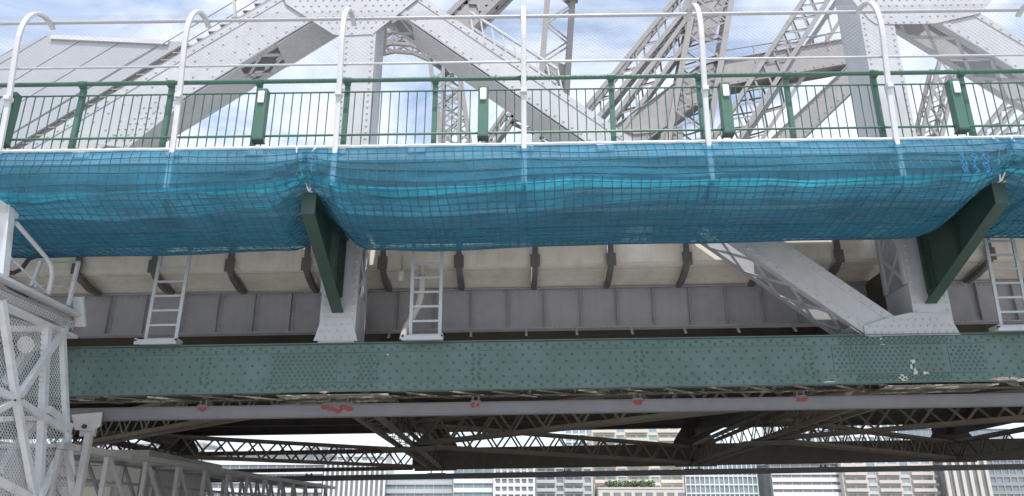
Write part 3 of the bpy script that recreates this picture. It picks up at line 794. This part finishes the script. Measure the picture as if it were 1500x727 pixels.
def runway(yc, label, xa, xb, reds):
    z0, z1 = 1.73, 1.93
    t = thing('runway_beam', label, 'rail beam', (0, yc, z0))
    MB().box(xa, xb, yc - .008, yc + .008, z0 + .018, z1 - .016).build('web', 'runway_grey', t)
    MB().box(xa, xb, yc - .085, yc + .085, z0, z0 + .016).build('bottom_flange', 'runway_grey', t)
    MB().box(xa, xb, yc - .085, yc + .085, z1 - .014, z1).build('top_flange', 'runway_grey', t)
    f = MB().box(xa, xb, yc - .075, yc - .06, z0 + .018, z1 - .016).build('side_plate', 'runway_grey', t)
    for x, wd in reds:
        h = MB().box(x - wd / 2, x + wd / 2, yc - .10, yc + .10, z1 + .002, z1 + .022)
        for s in (-1, 1):
            h.tube([(x + s * wd * .3, yc - .05, z1 - .03), (x + s * wd * .3, yc - .05, CB - .07)], .02, 6); h.tube([(x + s * wd * .3, yc + .05, z1 - .03), (x + s * wd * .3, yc + .05, CB - .07)], .02, 6)
        h.build('hanger', 'rib_steel', t)
        if yc < 20 and wd > .3:
            for k in range(5): blob(x + (k - 2) * .1, z1 - .05 - .03 * (k % 3), .09, .045, yc - .0765 - .0003 * k, 'primer_red', t, 'primer_patch', seed=k + 3)
        elif yc < 20: blob(x, z1 - .045, wd * .6, .055, yc - .0765, 'primer_red', t, 'primer_patch')
near_r = [(BP(u, 590, 12.9).x, wd) for u, wd in ((497, .5), (697, .16), (933, .17), (1172, .18), (300, .16))]
runway(12.9, 'long grey rail beam with red primed hangers under the green chord', -15, 16.5, near_r)
far_r = [(-2.9, .7), (2.1, .3), (7.0, .7), (12, .3), (-7.8, .3)]
runway(30.85, 'dark distant rail beam hung below the far chord', -26, 30, far_r)

# ------------------------------------------------------------------ laced members
def laced(mb, p0, p1, wu, wv, U, s=.09, pitch=None, faces=(0, 1, 2, 3), x_lace=False, lb=.06):
    """four corner angles with zigzag lacing; U = direction of width wu"""
    p0, p1 = Vector(p0), Vector(p1); d = (p1 - p0); ln = d.length; d.normalize()
    U = Vector(U); U = (U - d * U.dot(d)).normalized(); V = d.cross(U)
    c = [(-1, -1), (1, -1), (1, 1), (-1, 1)]
    C = [U * (i * wu / 2) + V * (j * wv / 2) for i, j in c]
    for q in C: mb.bar(p0 + q, p1 + q, s, s, U)
    for f in faces:
        a, b = C[f], C[(f + 1) % 4]; wd = (a - b).length; pt = pitch or wd * .8; n_ = max(2, int(ln / pt)); pt = ln / n_
        nn = (a + b).normalized() * (.004 + .006 * f)
        for k in range(n_):
            s0, s1 = (a, b) if k % 2 == 0 else (b, a)
            mb.bar(p0 + d * (k * pt) + s0 + nn, p0 + d * ((k + 1) * pt) + s1 + nn, lb, .012, nn)
            if x_lace: mb.bar(p0 + d * (k * pt) + s1 + nn * 2.2, p0 + d * ((k + 1) * pt) + s0 + nn * 2.2, lb, .012, nn)
    return mb

# ------------------------------------------------------------------ bottom lateral bracing: K frames of lattice girders
brc = thing('lateral_bracing', 'dark brown lattice girders crossing under the deck between the two chords', 'bracing', (2, 21.5, 2.1))
YM = (Y1 + F0) / 2
for i, xn in enumerate(NODES):
    laced(MB(), (xn, Y1 + .02, 2.42), (xn, F0 - .02, 2.42), .42, .62, (1, 0, 0), .1, .62).build('cross_strut', 'brown_steel', brc)
    if abs(xn) < 20:
        MB().box(xn - .02, xn + .02, YM - 1.3, YM + 1.3, 2.78, 3.01).box(xn - .45, xn + .45, YM - .35, YM + .35, 2.75, 3.015).build('sway_plate', 'dark_steel', brc)
        MB().box(xn - .75, xn + .75, YM - .55, YM + .55, 2.03, 2.045).build('gusset_plate', 'brown_steel', brc)
    if i + 1 < len(NODES):
        xm = NODES[i + 1]
        laced(MB(), (xn + .3, YM - .25, 2.42), (xm - .2, Y1 + .3, 2.42), .34, .58, (0, 1, 0), .09, .5).build('diagonal_brace', 'brown_steel', brc)
        laced(MB(), (xn + .3, YM + .25, 2.42), (xm - .2, F0 - .3, 2.42), .34, .58, (0, 1, 0), .09, .5).build('diagonal_brace', 'brown_steel', brc)

# ------------------------------------------------------------------ far truss
far = thing('far_truss', 'weathered grey lattice truss on the far side of the road deck', 'truss', (0, F0, CB))
def fbox(x0, x1, name='bottom_chord'):
    MB().box(x0, x1, F0, F0 + .03, CB, CT).box(x0, x1, F1 - .03, F1, CB, CT).build(name, 'dark_steel', far)
fbox(-2.9 - .9, 30)
laced(MB(), (-26, (F0 + F1) / 2, (CB + CT) / 2), (-3.85, (F0 + F1) / 2, (CB + CT) / 2), .66, .6, (0, 0, 1), .1, .55, (1, 3), True, .07).build('laced_chord', 'dark_steel', far)
for xn in NODES:
    MB().plate([(xn - .8, 2.0), (xn + .8, 2.0), (xn + .8, 2.95), (xn + .35, 3.6), (xn - .35, 3.6), (xn - .8, 2.95)], F0 - .03, F0 - .004).build('gusset_plate', 'dark_steel', far)
    MB().box(xn - .3, xn + .3, F0 + .035, F0 + .05, CT, 6).box(xn - .3, xn + .3, F1 - .05, F1 - .035, CT, 6).build('vertical_foot', 'dark_steel', far)
YF = (F0 + F1) / 2
def fp(u, v, Y=YF): return BP(u, v, Y)
def ext(p, q, z): t = (z - p.z) / (q.z - p.z); return p + (q - p) * t
def flat(u0, v0, u1, v1, wpx, dep, name, ztop=None, zbot=None, Y=YF, s=.12, pitch=None, x_lace=False, m_='far_steel', faces=(0,1,2,3)):
    p, q = fp(u0, v0, Y), fp(u1, v1, Y)
    if p.z < q.z: p, q = q, p
    wd = wpx / FPX * (p.y * CP + p.z * SP)
    top = ext(p, q, ztop) if ztop else p; bot = ext(p, q, zbot) if zbot else q
    d = (top - bot).normalized(); U = Vector((d.z, 0, -d.x))
    return laced(MB(), top, bot, wd, dep, U, s, pitch, faces, x_lace, .085).build(name, m_, far)
# laced posts and diagonals seen through the screen
flat(652, 100, 668, 215, 40, .9, 'laced_post', zbot=5.3, pitch=.8, x_lace=True, s=.2)
flat(823, -40, 813, 100, 36, 1.1, 'laced_post', ztop=27, zbot=5.3, pitch=1.0, s=.26, x_lace=False)
flat(985, 25, 872, 165, 22, .8, 'laced_diagonal', ztop=27, zbot=5.3, pitch=.9, s=.2)
flat(1012, 40, 905, 185, 20, .8, 'laced_diagonal', ztop=27, zbot=9, pitch=.8, s=.2)
flat(1040, 10, 1003, 215, 52, 1.2, 'laced_post', ztop=27, zbot=5.3, pitch=1.0, s=.26, x_lace=True)
flat(1195, 0, 1060, 210, 30, .9, 'laced_diagonal', ztop=27, zbot=5.3, pitch=.9, s=.2, x_lace=True)
flat(1232, 10, 1100, 210, 20, .9, 'laced_diagonal', ztop=27, zbot=5.3, pitch=.8, s=.18, Y=YF + .35)
flat(1383, 100, 1358, 205, 26, .8, 'laced_post', zbot=5.3, pitch=.8, s=.17, x_lace=True)
def fplate(px, name, m_='far_steel', y0=None, th=.05):
    y0 = y0 or F0
    MB().plate([(BP(u, v, y0).x, BP(u, v, y0).z) for u, v in px], y0, y0 + th).build(name, m_, far)
    return name
# plated diagonals and chord with their curved gussets
def box_member(u0, v0, u1, v1, wpx, name, ztop=None, zbot=None):
    p, q = BP(u0, v0, F0), BP(u1, v1, F0)
    if p.z < q.z: p, q = q, p
    wd = wpx / FPX * (p.y * CP + p.z * SP); top = ext(p, q, ztop) if ztop else p; bot = ext(p, q, zbot) if zbot else q
    d = (bot - top).normalized(); n = Vector((-d.z, 0, d.x)); mb = MB()
    for y0, y1 in ((F0, F0 + .04), (F1 - .04, F1)):
        mb.plate([(c.x, c.z) for c in (top + n * wd/2, bot + n * wd/2, bot - n * wd/2, top - n * wd/2)], y0, y1)
    for s in (-1, 1):
        e = [top + n * (s * wd/2), bot + n * (s * wd/2), bot + n * (s * (wd/2 + .04)), top + n * (s * (wd/2 + .04))]
        mb.plate([(c.x, c.z) for c in e], F0 - .1, F1 + .1)
    o = mb.build(name, 'far_steel', far); r = MB(); ln = (bot - top).length; t = .2
    while t < ln:
        for s in (-1, 1): q = top + d * t + n * (s * (wd/2 - .12)); r.rivet(q.x, F0 - .001, q.z, .05, .03)
        t += .45
    r.build('rivets', 'far_steel', o, smooth=True, kind='stuff'); return o
box_member(1250, 110, 1140, 215, 30, 'plated_diagonal', zbot=5.3)
box_member(1262, 72, 1035, 112, 40, 'upper_chord')
box_member(1040, 112, 925, 195, 44, 'upper_chord', zbot=5.3)
box_member(1290, 60, 1300, 215, 38, 'plated_vertical', ztop=27, zbot=5.3)
MB().box(-26, 30, F0, F0 + .05, 26.6, 27.5).box(-26, 30, F1 - .05, F1, 26.6, 27.5).build('top_chord', 'far_steel', far)
fplate([(905, 188), (960, 150), (1000, 112), (1045, 92), (1048, 135), (1010, 160), (992, 178), (975, 192), (930, 197)], 'gusset_plate', y0=F0 - .06, th=.05)
fplate([(1010, -30), (1075, -30), (1060, 12), (1045, 60), (1005, 60), (1000, 10)], 'gusset_plate', y0=F0 - .06, th=.05)
fplate([(786, 82), (832, 96), (830, 128), (806, 122)], 'gusset_plate', y0=F0 - .06, th=.05)
fplate([(985, 188), (1000, 182), (1000, 215), (968, 215), (968, 195)], 'gusset_plate', y0=F0 - .06, th=.05)
# walkway handrail on the far upper chord
p, q = BP(1050, 76, F0), BP(1262, 42, F0)
for k in range(5):
    c = p.lerp(q, k / 4); MB().bar(c + Vector((0, 0, -.9)), c, .06, .06).build('stanchion', 'far_steel', far)
for dz in (0, -.45): MB().tube([p + Vector((0, 0, dz)), q + Vector((0, 0, dz))], .03, 6).build('handrail', 'far_steel', far)
# arched sway frame between the trusses, and walkway lattice behind the right diagonal
sway = thing('sway_frame', 'arched lattice sway frame spanning high above the road between the trusses', 'bracing', (-3.2, 24, 12))
YW = 24.0; arch = [(548, 66), (575, 60), (602, 62), (625, 72), (645, 86), (662, 104)]
up = [BP(u, v - 13, YW) for u, v in arch]; dn = [BP(u, v + 4, YW) for u, v in arch]
mb = MB()
for y in (0, .5):
    o_ = Vector((0, y, 0))
    for i in range(len(arch) - 1):
        mb.bar(up[i] + o_, up[i+1] + o_, .12, .12); mb.bar(dn[i] + o_, dn[i+1] + o_, .12, .12); mb.bar(up[i] + o_, dn[i+1] + o_, .07, .07); mb.bar(dn[i] + o_, up[i+1] + o_, .07, .07)
    for i in range(len(arch)): mb.bar(up[i] + o_, dn[i] + o_, .07, .07)
mb.build('arch_lattice', 'far_steel', sway)
MB().plate([(BP(u, v, YW).x, BP(u, v, YW).z) for u, v in ((632, 38), (690, 22), (672, 98), (640, 88))], YW - .06, YW - .01).build('gusset_plate', 'far_steel', sway)
a, b = BP(655, 50, YW), BP(735, -30, YW); b = b + (b - a) * 1.6
laced(MB(), a + Vector((0, .3, 0)), b + Vector((0, .3, 0)), 1.0, .6, (.7, 0, -.7), .2, .7, (0, 1, 2, 3), True, .3).build('knee_brace', 'far_steel', sway)
MB().plate([(q.x, q.z) for q in (a + Vector((-.35, 0, .38)), b + Vector((-.35, 0, .38)), b + Vector((.35, 0, -.38)), a + Vector((.35, 0, -.38)))], YW + .05, YW + .1).build('cover_plate', 'far_steel', sway)
MB().box(b.x - .3, b.x + .3, Y1, F0, b.z - .1, b.z + .8).build('top_strut', 'far_steel', sway)
laced(MB(), (-2.9, Y1 + .05, up[0].z - .2), up[0] + Vector((.1, .25, -.2)), .7, .5, (0, 0, 1), .12, .6).build('strut', 'far_steel', sway)
laced(MB(), up[-1] + Vector((0, .25, -.2)), Vector((up[-1].x + .1, YW + .25, 5.3)), .6, .5, (1, 0, 0), .12, .6).build('knee_post', 'far_steel', sway)
cat = thing('stair_lattice', 'light lattice handrail running above the plain right hand diagonal', 'railing', (2, 13.6, 8))
p, q = BP(690, 40, 13.34), BP(815, 122, 13.34)
mb = MB(); 
for y in (0, -.5): mb.bar(p + Vector((0, y, 0)), q + Vector((0, y, 0)), .05, .05); mb.bar(p + Vector((0, y, -.45)), q + Vector((0, y, -.45)), .05, .05)
mb.build('rail', 'steel_grey', cat)
for k in range(9):
    c = p.lerp(q, k / 8)
    for y in (0, -.5): MB().bar(c + Vector((0, y, 0)), c + Vector((.12, y, -.75)), .03, .03).build('strut', 'steel_grey', cat)
for (u0, v0, u1, v1, wpx) in ((1430, 215, 1500, 130, 14), (1460, 215, 1520, 160, 14), (1345, 205, 1320, 215, 10)):
    flat(u0, v0, u1, v1, wpx, .6, 'laced_diagonal', pitch=.6, s=.14, zbot=5.3, ztop=27 if u1 > 1490 else None)
flat(715, 215, 748, 168, 14, .6, 'laced_diagonal', pitch=.6, s=.14, zbot=5.3); flat(745, 168, 810, 196, 12, .6, 'laced_diagonal', pitch=.6, s=.14)

# ------------------------------------------------------------------ gantry: mesh-clad access tower and lattice beam under the bridge
gt = thing('access_gantry', 'white maintenance gantry with mesh clad tower and platform hung under the bridge', 'gantry', (-7.2, 11, -.2))
GX = -7.0
def gb(pts, wd, name='brace', m_='gantry_paint', X=GX, ht=None):
    mb = MB()
    for a, b in zip(pts[:-1], pts[1:]): mb.bar(BX(*a, X), BX(*b, X), ht or wd, wd, (1, 0, 0))
    return mb.build(name, m_, gt, shear=False)
W0 = .085
gb([(-70, 372), (112, 462)], .17, 'platform_edge', ht=.05)
gb([(-70, 414), (106, 494)], .17, 'platform_edge', X=-7.06, ht=.05)
gb([(24, 586), (96, 480)], W0); gb([(24, 586), (-40, 553)], W0); gb([(24, 586), (101, 634)], W0); gb([(24, 586), (-40, 620)], W0)
gb([(24, 586), (52, 735)], W0, X=-6.98); gb([(2, 440), (24, 586)], W0, X=-6.98); gb([(101, 636), (56, 735)], W0); gb([(-30, 690), (56, 735)], W0)
gb([(69, 478), (56, 740)], .10, 'tower_post', X=-7.08); gb([(91, 480), (97, 620), (108, 740)], .08, 'tower_post'); gb([(0, 614), (66, 612)], .07, 'tower_rail', X=-7.08)
gb([(68, 600), (101, 628)], .12, 'tower_rail', X=-7.04)
gb([(99, 632), (112, 740)], .06, 'tower_post', X=-6.95)
mb = MB(); a = BX(110, 436, GX); b = BX(116, 476, GX)
mb.bar(a + Vector((.02, .05, .03)), b + Vector((.02, .02, -.02)), .16, .06, (0, 1, 0)); mb.build('end_plate', 'gantry_paint', gt, shear=False)
# railing on the platform
def gt_tube(pts, r_, name, X=GX, m_='gantry_paint'): return MB().tube([BX(*p, X) for p in pts], r_, 8).build(name, m_, gt, shear=False, smooth=True)
gb([(12, 300), (2, 404)], .13, 'rail_post')
gb([(-15, 292), (22, 316)], .10, 'rail_cap'); gb([(8, 318), (24, 313)], .07, 'rail_cap', 'black_rubber')
gt_tube([(14, 346), (17, 330), (23, 326), (30, 334), (50, 357), (68, 378), (75, 390), (76, 405), (70, 432)], .032, 'handrail')
gt_tube([(10, 372), (40, 402), (68, 430)], .016, 'rail_strut')
gb([(58, 384), (116, 384)], .04, 'hoop', X=-7.25); gb([(60, 384), (46, 420)], .05, 'hoop', X=-7.25); gb([(115, 384), (100, 448)], .05, 'hoop', X=-6.95); gb([(52, 419), (104, 420)], .035, 'hoop', X=-7.1)
cdt = MB().tube([BX(*p, -7.9) for p in [(-10, 398), (20, 400), (32, 394), (42, 380), (58, 374), (92, 372)]], .035, 8).build('conduit', 'runway_grey', None, shear=False, smooth=True)
tag(cdt, 'bent grey conduit under the net behind the gantry railing', 'conduit')
# expanded metal
def ex_mesh(c00, c10, c01, c11, nu, nv, name, m_, th=.006):
    mb = MB()
    def pt(a, b): return c00.lerp(c10, a).lerp(c01.lerp(c11, a), b)
    for i in range(nu):
        for j in range(nv):
            o_ = .5 if j % 2 else 0
            l = pt((i + o_) / nu, j / nv); r_ = pt(min(1, (i + 1 + o_) / nu), j / nv); m2 = pt(min(1, (i + .5 + o_) / nu), (j + 1) / nv)
            mb.bar(l, m2, th * 1.6, th, (1, 0, 0)); mb.bar(r_, m2, th * 1.6, th, (1, 0, 0))
    return mb.build(name, m_, gt, shear=False, kind='stuff')
X2 = -7.11
ex_mesh(BX(-30, 452, X2), BX(68, 480, X2), BX(-30, 738, X2), BX(56, 738, X2), 22, 66, 'expanded_mesh', 'gantry_paint', .0048)
X3 = -7.05
ex_mesh(BX(70, 482, X3), BX(91, 484, X3), BX(58, 738, X3), BX(105, 738, X3), 8, 66, 'expanded_mesh', 'gantry_paint', .0048)
ex_mesh(BX(-60, 398, -7.02), BX(108, 472, -7.02), BX(-60, 410, -7.02), BX(108, 484, -7.02), 40, 3, 'expanded_mesh', 'gantry_paint')
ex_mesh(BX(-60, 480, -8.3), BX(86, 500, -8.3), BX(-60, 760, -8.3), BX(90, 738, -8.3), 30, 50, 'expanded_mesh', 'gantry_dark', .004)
q0, q1, q2, q3 = BX(-70, 385, GX - .04), BX(110, 470, GX - .04), BX(110, 470, GX - .04) + Vector((-1.4, 0, 0)), BX(-70, 385, GX - .04) + Vector((-1.4, 0, 0))
MB().add([q0, q1, q2, q3] + [q + Vector((0, 0, -.04)) for q in (q0, q1, q2, q3)], [(0,1,2,3),(7,6,5,4),(0,4,5,1),(1,5,6,2),(2,6,7,3),(3,7,4,0)]).build('platform_floor', 'gantry_dark', gt, shear=False)
for u, v in ((-20, 470), (88, 482)):
    a = BX(u, v, GX); MB().bar(a, a + Vector((-1.4, 0, 0)), .08, .08).build('cross_bar', 'gantry_paint', gt, shear=False)
    c_ = BX(u, v, GX) + Vector((-1.4, 0, 0)); MB().bar(c_, c_ + Vector((0, 0, -3.4)), .09, .09).build('tower_post', 'gantry_dark', gt, shear=False)
gb([(10, 560), (52, 500)], .12, 'inner_stair', X=-7.8); gb([(0, 690), (90, 560)], .12, 'inner_stair', X=-7.9)
MB().tube([BX(38, 505, -7.6), BX(60, 500, -7.6)], .14, 12).build('winch_drum', 'gantry_paint', gt, shear=False, smooth=True)
# hanger plate on the runway beam with its clevis
hp = MB(); a = BX(128, 620, -6.95); px_ = [(106, 608), (150, 604), (148, 624), (136, 632), (110, 630)]
pl = [BP(u, v, 12.72) for u, v in px_]; hp.plate([(p.x, p.z) for p in pl], 12.70, 12.73); hp.build('hanger_plate', 'gantry_mid', gt)
c = BP(124, 625, 12.69); MB().tube([(c.x, 12.66, c.z), (c.x, 12.75, c.z)], .035, 10).build('hanger_pin', 'black_rubber', gt)
a, b = BP(131, 634, 12.75), BP(112, 740, 12.75); MB().bar(a, b, .10, .10, (0, 1, 0)).build('hanger_strut', 'gantry_mid', gt)
a, b = BP(118, 634, 12.75), BP(140, 634, 12.75); MB().bar(a, b, .12, .06, (0, 1, 0)).build('hanger_clevis', 'gantry_dark', gt)
# lattice beam reaching across under the bridge
def lattice_plane(X, z1, z0, ya, yb, n_, m_):
    z = lambda y: z1 + (y - ya) * .012
    MB().bar((X, ya, z(ya)), (X, yb, z(yb)), .10, .10).build('top_chord', m_, gt, shear=False); MB().bar((X, ya, z0), (X, yb, z0), .12, .12).build('bottom_chord', m_, gt, shear=False)
    for k in range(n_):
        a, b = ya + (yb - ya) * k / n_, ya + (yb - ya) * (k + 1) / n_
        MB().bar((X, a, z(a) - .06), (X, a, z0 + .06), .07, .07).build('web_post', m_, gt, shear=False)
        MB().bar((X + .01, a + .05, z(a) - .06), (X + .01, b - .05, z0 + .06), .055, .055).build('web_diagonal', m_, gt, shear=False)
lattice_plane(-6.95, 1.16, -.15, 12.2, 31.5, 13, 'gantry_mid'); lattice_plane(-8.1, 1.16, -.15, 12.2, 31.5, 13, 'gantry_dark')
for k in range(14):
    y = 12.2 + 19.3 * k / 13; z = 1.16 + (y - 12.2) * .012
    MB().bar((-8.05, y, z), (-7.0, y, z), .06, .06).build('tie', 'gantry_dark', gt, shear=False)
MB().tube([(-7.3, 12.2, .72), (-7.3, 31.4, .9)], .025, 6).build('handrail', 'gantry_dark', gt, shear=False)
MB().box(-8.0, -7.05, 12.2, 31.5, -.14, -.1).build('walk_floor', 'gantry_dark', gt, shear=False)

# ------------------------------------------------------------------ concrete pier behind the gantry
pier = thing('bridge_pier', 'massive shaded concrete pier behind the gantry beam', 'pier', (-17, 24.5, -6))
MB().box(-26, -10.2, 22, 27, -6, 1.55).build('shaft', 'slab_concrete', pier, shear=False)
MB().box(-26.3, -9.9, 21.7, 27.3, 1.552, 1.95).build('cap', 'slab_concrete', pier, shear=False)
for i in range(4): MB().box(-13.5 - i * 3.2, -10.9 - i * 3.2, 21.93, 21.998, -4, 1.0).build('panel', 'concrete', pier, shear=False)

# ------------------------------------------------------------------ buildings across the river
def building(u0, u1, Y, ztop, style, wall, gl, label, fl=3.3, bay=3.6, zmin=5.0, depth=22):
    k = (Y * CP + 10 * SP) / FPX; x0, x1 = (u0 - 750) * k, (u1 - 750) * k
    t = thing('apartment_building' if style == 'balcony' else 'office_building', label, 'building', ((x0 + x1) / 2, Y + depth / 2, -3.0))
    MB().box(x0, x1, Y + .35, Y + depth, -3.0, ztop).build('wall', wall if style in ('grid', 'balcony') else gl, t, shear=False)
    MB().box(x0 - .3, x1 + .3, Y - .1, Y + depth + .3, ztop + .01, ztop + .9).build('parapet', wall, t, shear=False)
    wdt = x1 - x0; nb = max(2, round(wdt / bay)); bw = wdt / nb; nf = int((ztop - zmin) / fl); sp = pr = wn = bl = br = None
    for i in range(nf):
        z = zmin + i * fl
        s_ = MB().box(x0, x1, Y, Y + .345, z, z + (1.5 if style == 'bands' else 1.1 if style in ('grid', 'balcony') else .5))
        if style == 'fins': s_ = None
        if s_:
            if sp is None: sp = s_.build('spandrel', wall, t, shear=False)
            else: inst(sp, t, (0, 0, i * fl), False)
        for j in range(nb):
            if style == 'fins' and i: break
            xa = x0 + j * bw
            if style in ('grid', 'balcony'):
                w_ = MB().box(xa + bw * .22, xa + bw * .98, Y + .27, Y + .34, z + 1.11, z + fl - .01)
                if wn is None: wn = w_.build('window', gl, t, shear=False)
                else: inst(wn, t, (j * bw, 0, i * fl), False)
            if style == 'balcony' and j % 3 != 2:
                b_ = MB().box(xa - .05, xa + bw * 1.02, Y - 1.5, Y - .01, z + .88, z + 1.08).box(xa - .04, xa + bw * 1.01, Y - 1.5, Y - 1.44, z + 1.09, z + 2.05)
                if bl is None: bl = b_.build('balcony', wall, t, shear=False)
                else: inst(bl, t, (j * bw, 0, i * fl), False)
    if style in ('grid', 'balcony', 'fins', 'curtain'):
        for j in range(nb + 1):
            xa = x0 + j * bw; ww = bw * (.11 if style in ('grid', 'balcony') else .09 if style == 'curtain' else .2)
            p_ = MB().box(xa - ww, xa + ww, Y + .02 - (.45 if style == 'fins' else 0), Y + .33, zmin, ztop)
            if pr is None: pr = p_.build('pier', wall, t, shear=False)
            else: inst(pr, t, (j * bw, 0, 0), False)
    if style == 'bands':
        for j in range(nb):
            xa = x0 + j * bw; m_ = MB().box(xa - .09, xa + .09, Y + .2, Y + .34, zmin, ztop)
            if br is None: br = m_.build('mullion', 'bld_grey', t, shear=False)
            else: inst(br, t, (j * bw, 0, 0), False)
    return t
building(60, 285, 310, 30, 'grid', 'bld_grey', 'glass_grey', 'wide grey block behind the concrete pier')
building(290, 470, 300, 26, 'bands', 'bld_white', 'glass_grey', 'white banded office block behind the gantry beam')
building(474, 562, 285, 21, 'fins', 'bld_white', 'glass_grey', 'white hall with close vertical fins', bay=1.7)
building(440, 560, 345, 32, 'grid', 'bld_white', 'glass_blue', 'tall white block rising behind the finned hall')
building(566, 662, 292, 17, 'bands', 'bld_grey', 'glass_blue', 'low grey banded office block next to the finned hall', fl=3.0)
building(664, 722, 288, 20, 'bands', 'bld_white', 'glass_blue', 'white banded office tower with blue glass', fl=3.1)
building(724, 782, 280, 19, 'grid', 'bld_white', 'glass_grey', 'white building with small square dark windows', fl=2.6, bay=2.2)
building(786, 868, 300, 27, 'balcony', 'bld_grey', 'glass_grey', 'grey apartment tower with stacked balconies', fl=3.0, bay=3.2)
building(872, 1002, 305, 38, 'balcony', 'bld_beige', 'glass_teal', 'beige apartment tower with teal glass above a planted podium', fl=3.1, bay=4.0)
building(830, 934, 360, 50, 'curtain', 'bld_white', 'glass_teal', 'tall teal glass tower rising behind the apartments', fl=3.4, bay=3.0)
building(1006, 1112, 310, 24, 'curtain', 'bld_white', 'glass_blue', 'pale blue glass office tower with white mullions', fl=3.2, bay=1.9)
building(1134, 1236, 300, 22, 'bands', 'bld_white', 'glass_grey', 'white office block with long horizontal window bands', fl=2.6)
building(1240, 1388, 296, 25, 'balcony', 'bld_pink', 'glass_teal', 'pinkish apartment block with wide balconies', fl=2.9, bay=4.2)
building(1150, 1330, 370, 46, 'grid', 'bld_white', 'glass_blue', 'tall white tower behind the pinkish apartments', fl=3.4)
building(1392, 1452, 290, 27, 'fins', 'bld_beige', 'glass_grey', 'beige building with tall vertical ribs', bay=2.8)
building(1454, 1560, 300, 30, 'grid', 'bld_dark', 'glass_blue', 'dark gridded apartment tower beside the beige ribs', fl=3.0, bay=2.8)
building(1335, 1500, 380, 44, 'bands', 'bld_white', 'glass_blue', 'distant white banded tower behind the beige ribs')
# podium with hedge
k = (296 * CP + 4) / FPX; xa, xb = (876 - 750) * k, (1000 - 750) * k
pod = thing('podium', 'low beige podium in front of the teal and beige tower', 'building', ((xa + xb) / 2, 299, -3))
MB().box(xa, xb, 294, 303.4, -3, 12.6).build('wall', 'bld_beige', pod, shear=False); MB().box(xa - .2, xb + .2, 293.8, 303.3, 12.61, 13.2).build('parapet', 'bld_pink', pod, shear=False)
for i in range(8): MB().box(xa + 1.5 + i * 3.9, xa + 4.1 + i * 3.9, 293.9, 293.99, 8.6, 11.4).build('window', 'glass_grey', pod, shear=False)
def leaf_cloud(cx, cy, cz, rx, ry, rz, n_, s, seed):
    rd = random.Random(seed); mb = MB()
    for _ in range(n_):
        while True:
            a = Vector((rd.uniform(-1, 1), rd.uniform(-1, 1), rd.uniform(-1, 1)))
            if a.length < 1 and a.length > .3: break
        c = Vector((cx + a.x * rx, cy + a.y * ry, cz + a.z * rz)); e1 = Vector((rd.gauss(0, 1), rd.gauss(0, 1), rd.gauss(0, 1))).normalized(); e2 = e1.orthogonal().normalized()
        sz = s * rd.uniform(.6, 1.3); mb.add([c - e1 * sz, c + e2 * sz * .5, c + e1 * sz, c - e2 * sz * .5], [(0, 1, 2, 3)])
    return mb
lb = ('small green shrub on the beige podium roof',)
for i, u in enumerate((893, 905, 918, 930, 942, 954)):
    x = (u - 750) * k; t = thing('shrub', lb[0], 'shrub', (x, 296, 13.2), 'shrubs on the podium roof')
    leaf_cloud(x, 296, 14.5, 1.9, 1.2, 1.3, 240, .35, i).build('crown', 'leaf', t, shear=False)
    MB().tube([(x, 296, 13.2), (x + .1, 296, 14.4)], .08, 6).build('trunk', 'bark', t, shear=False)
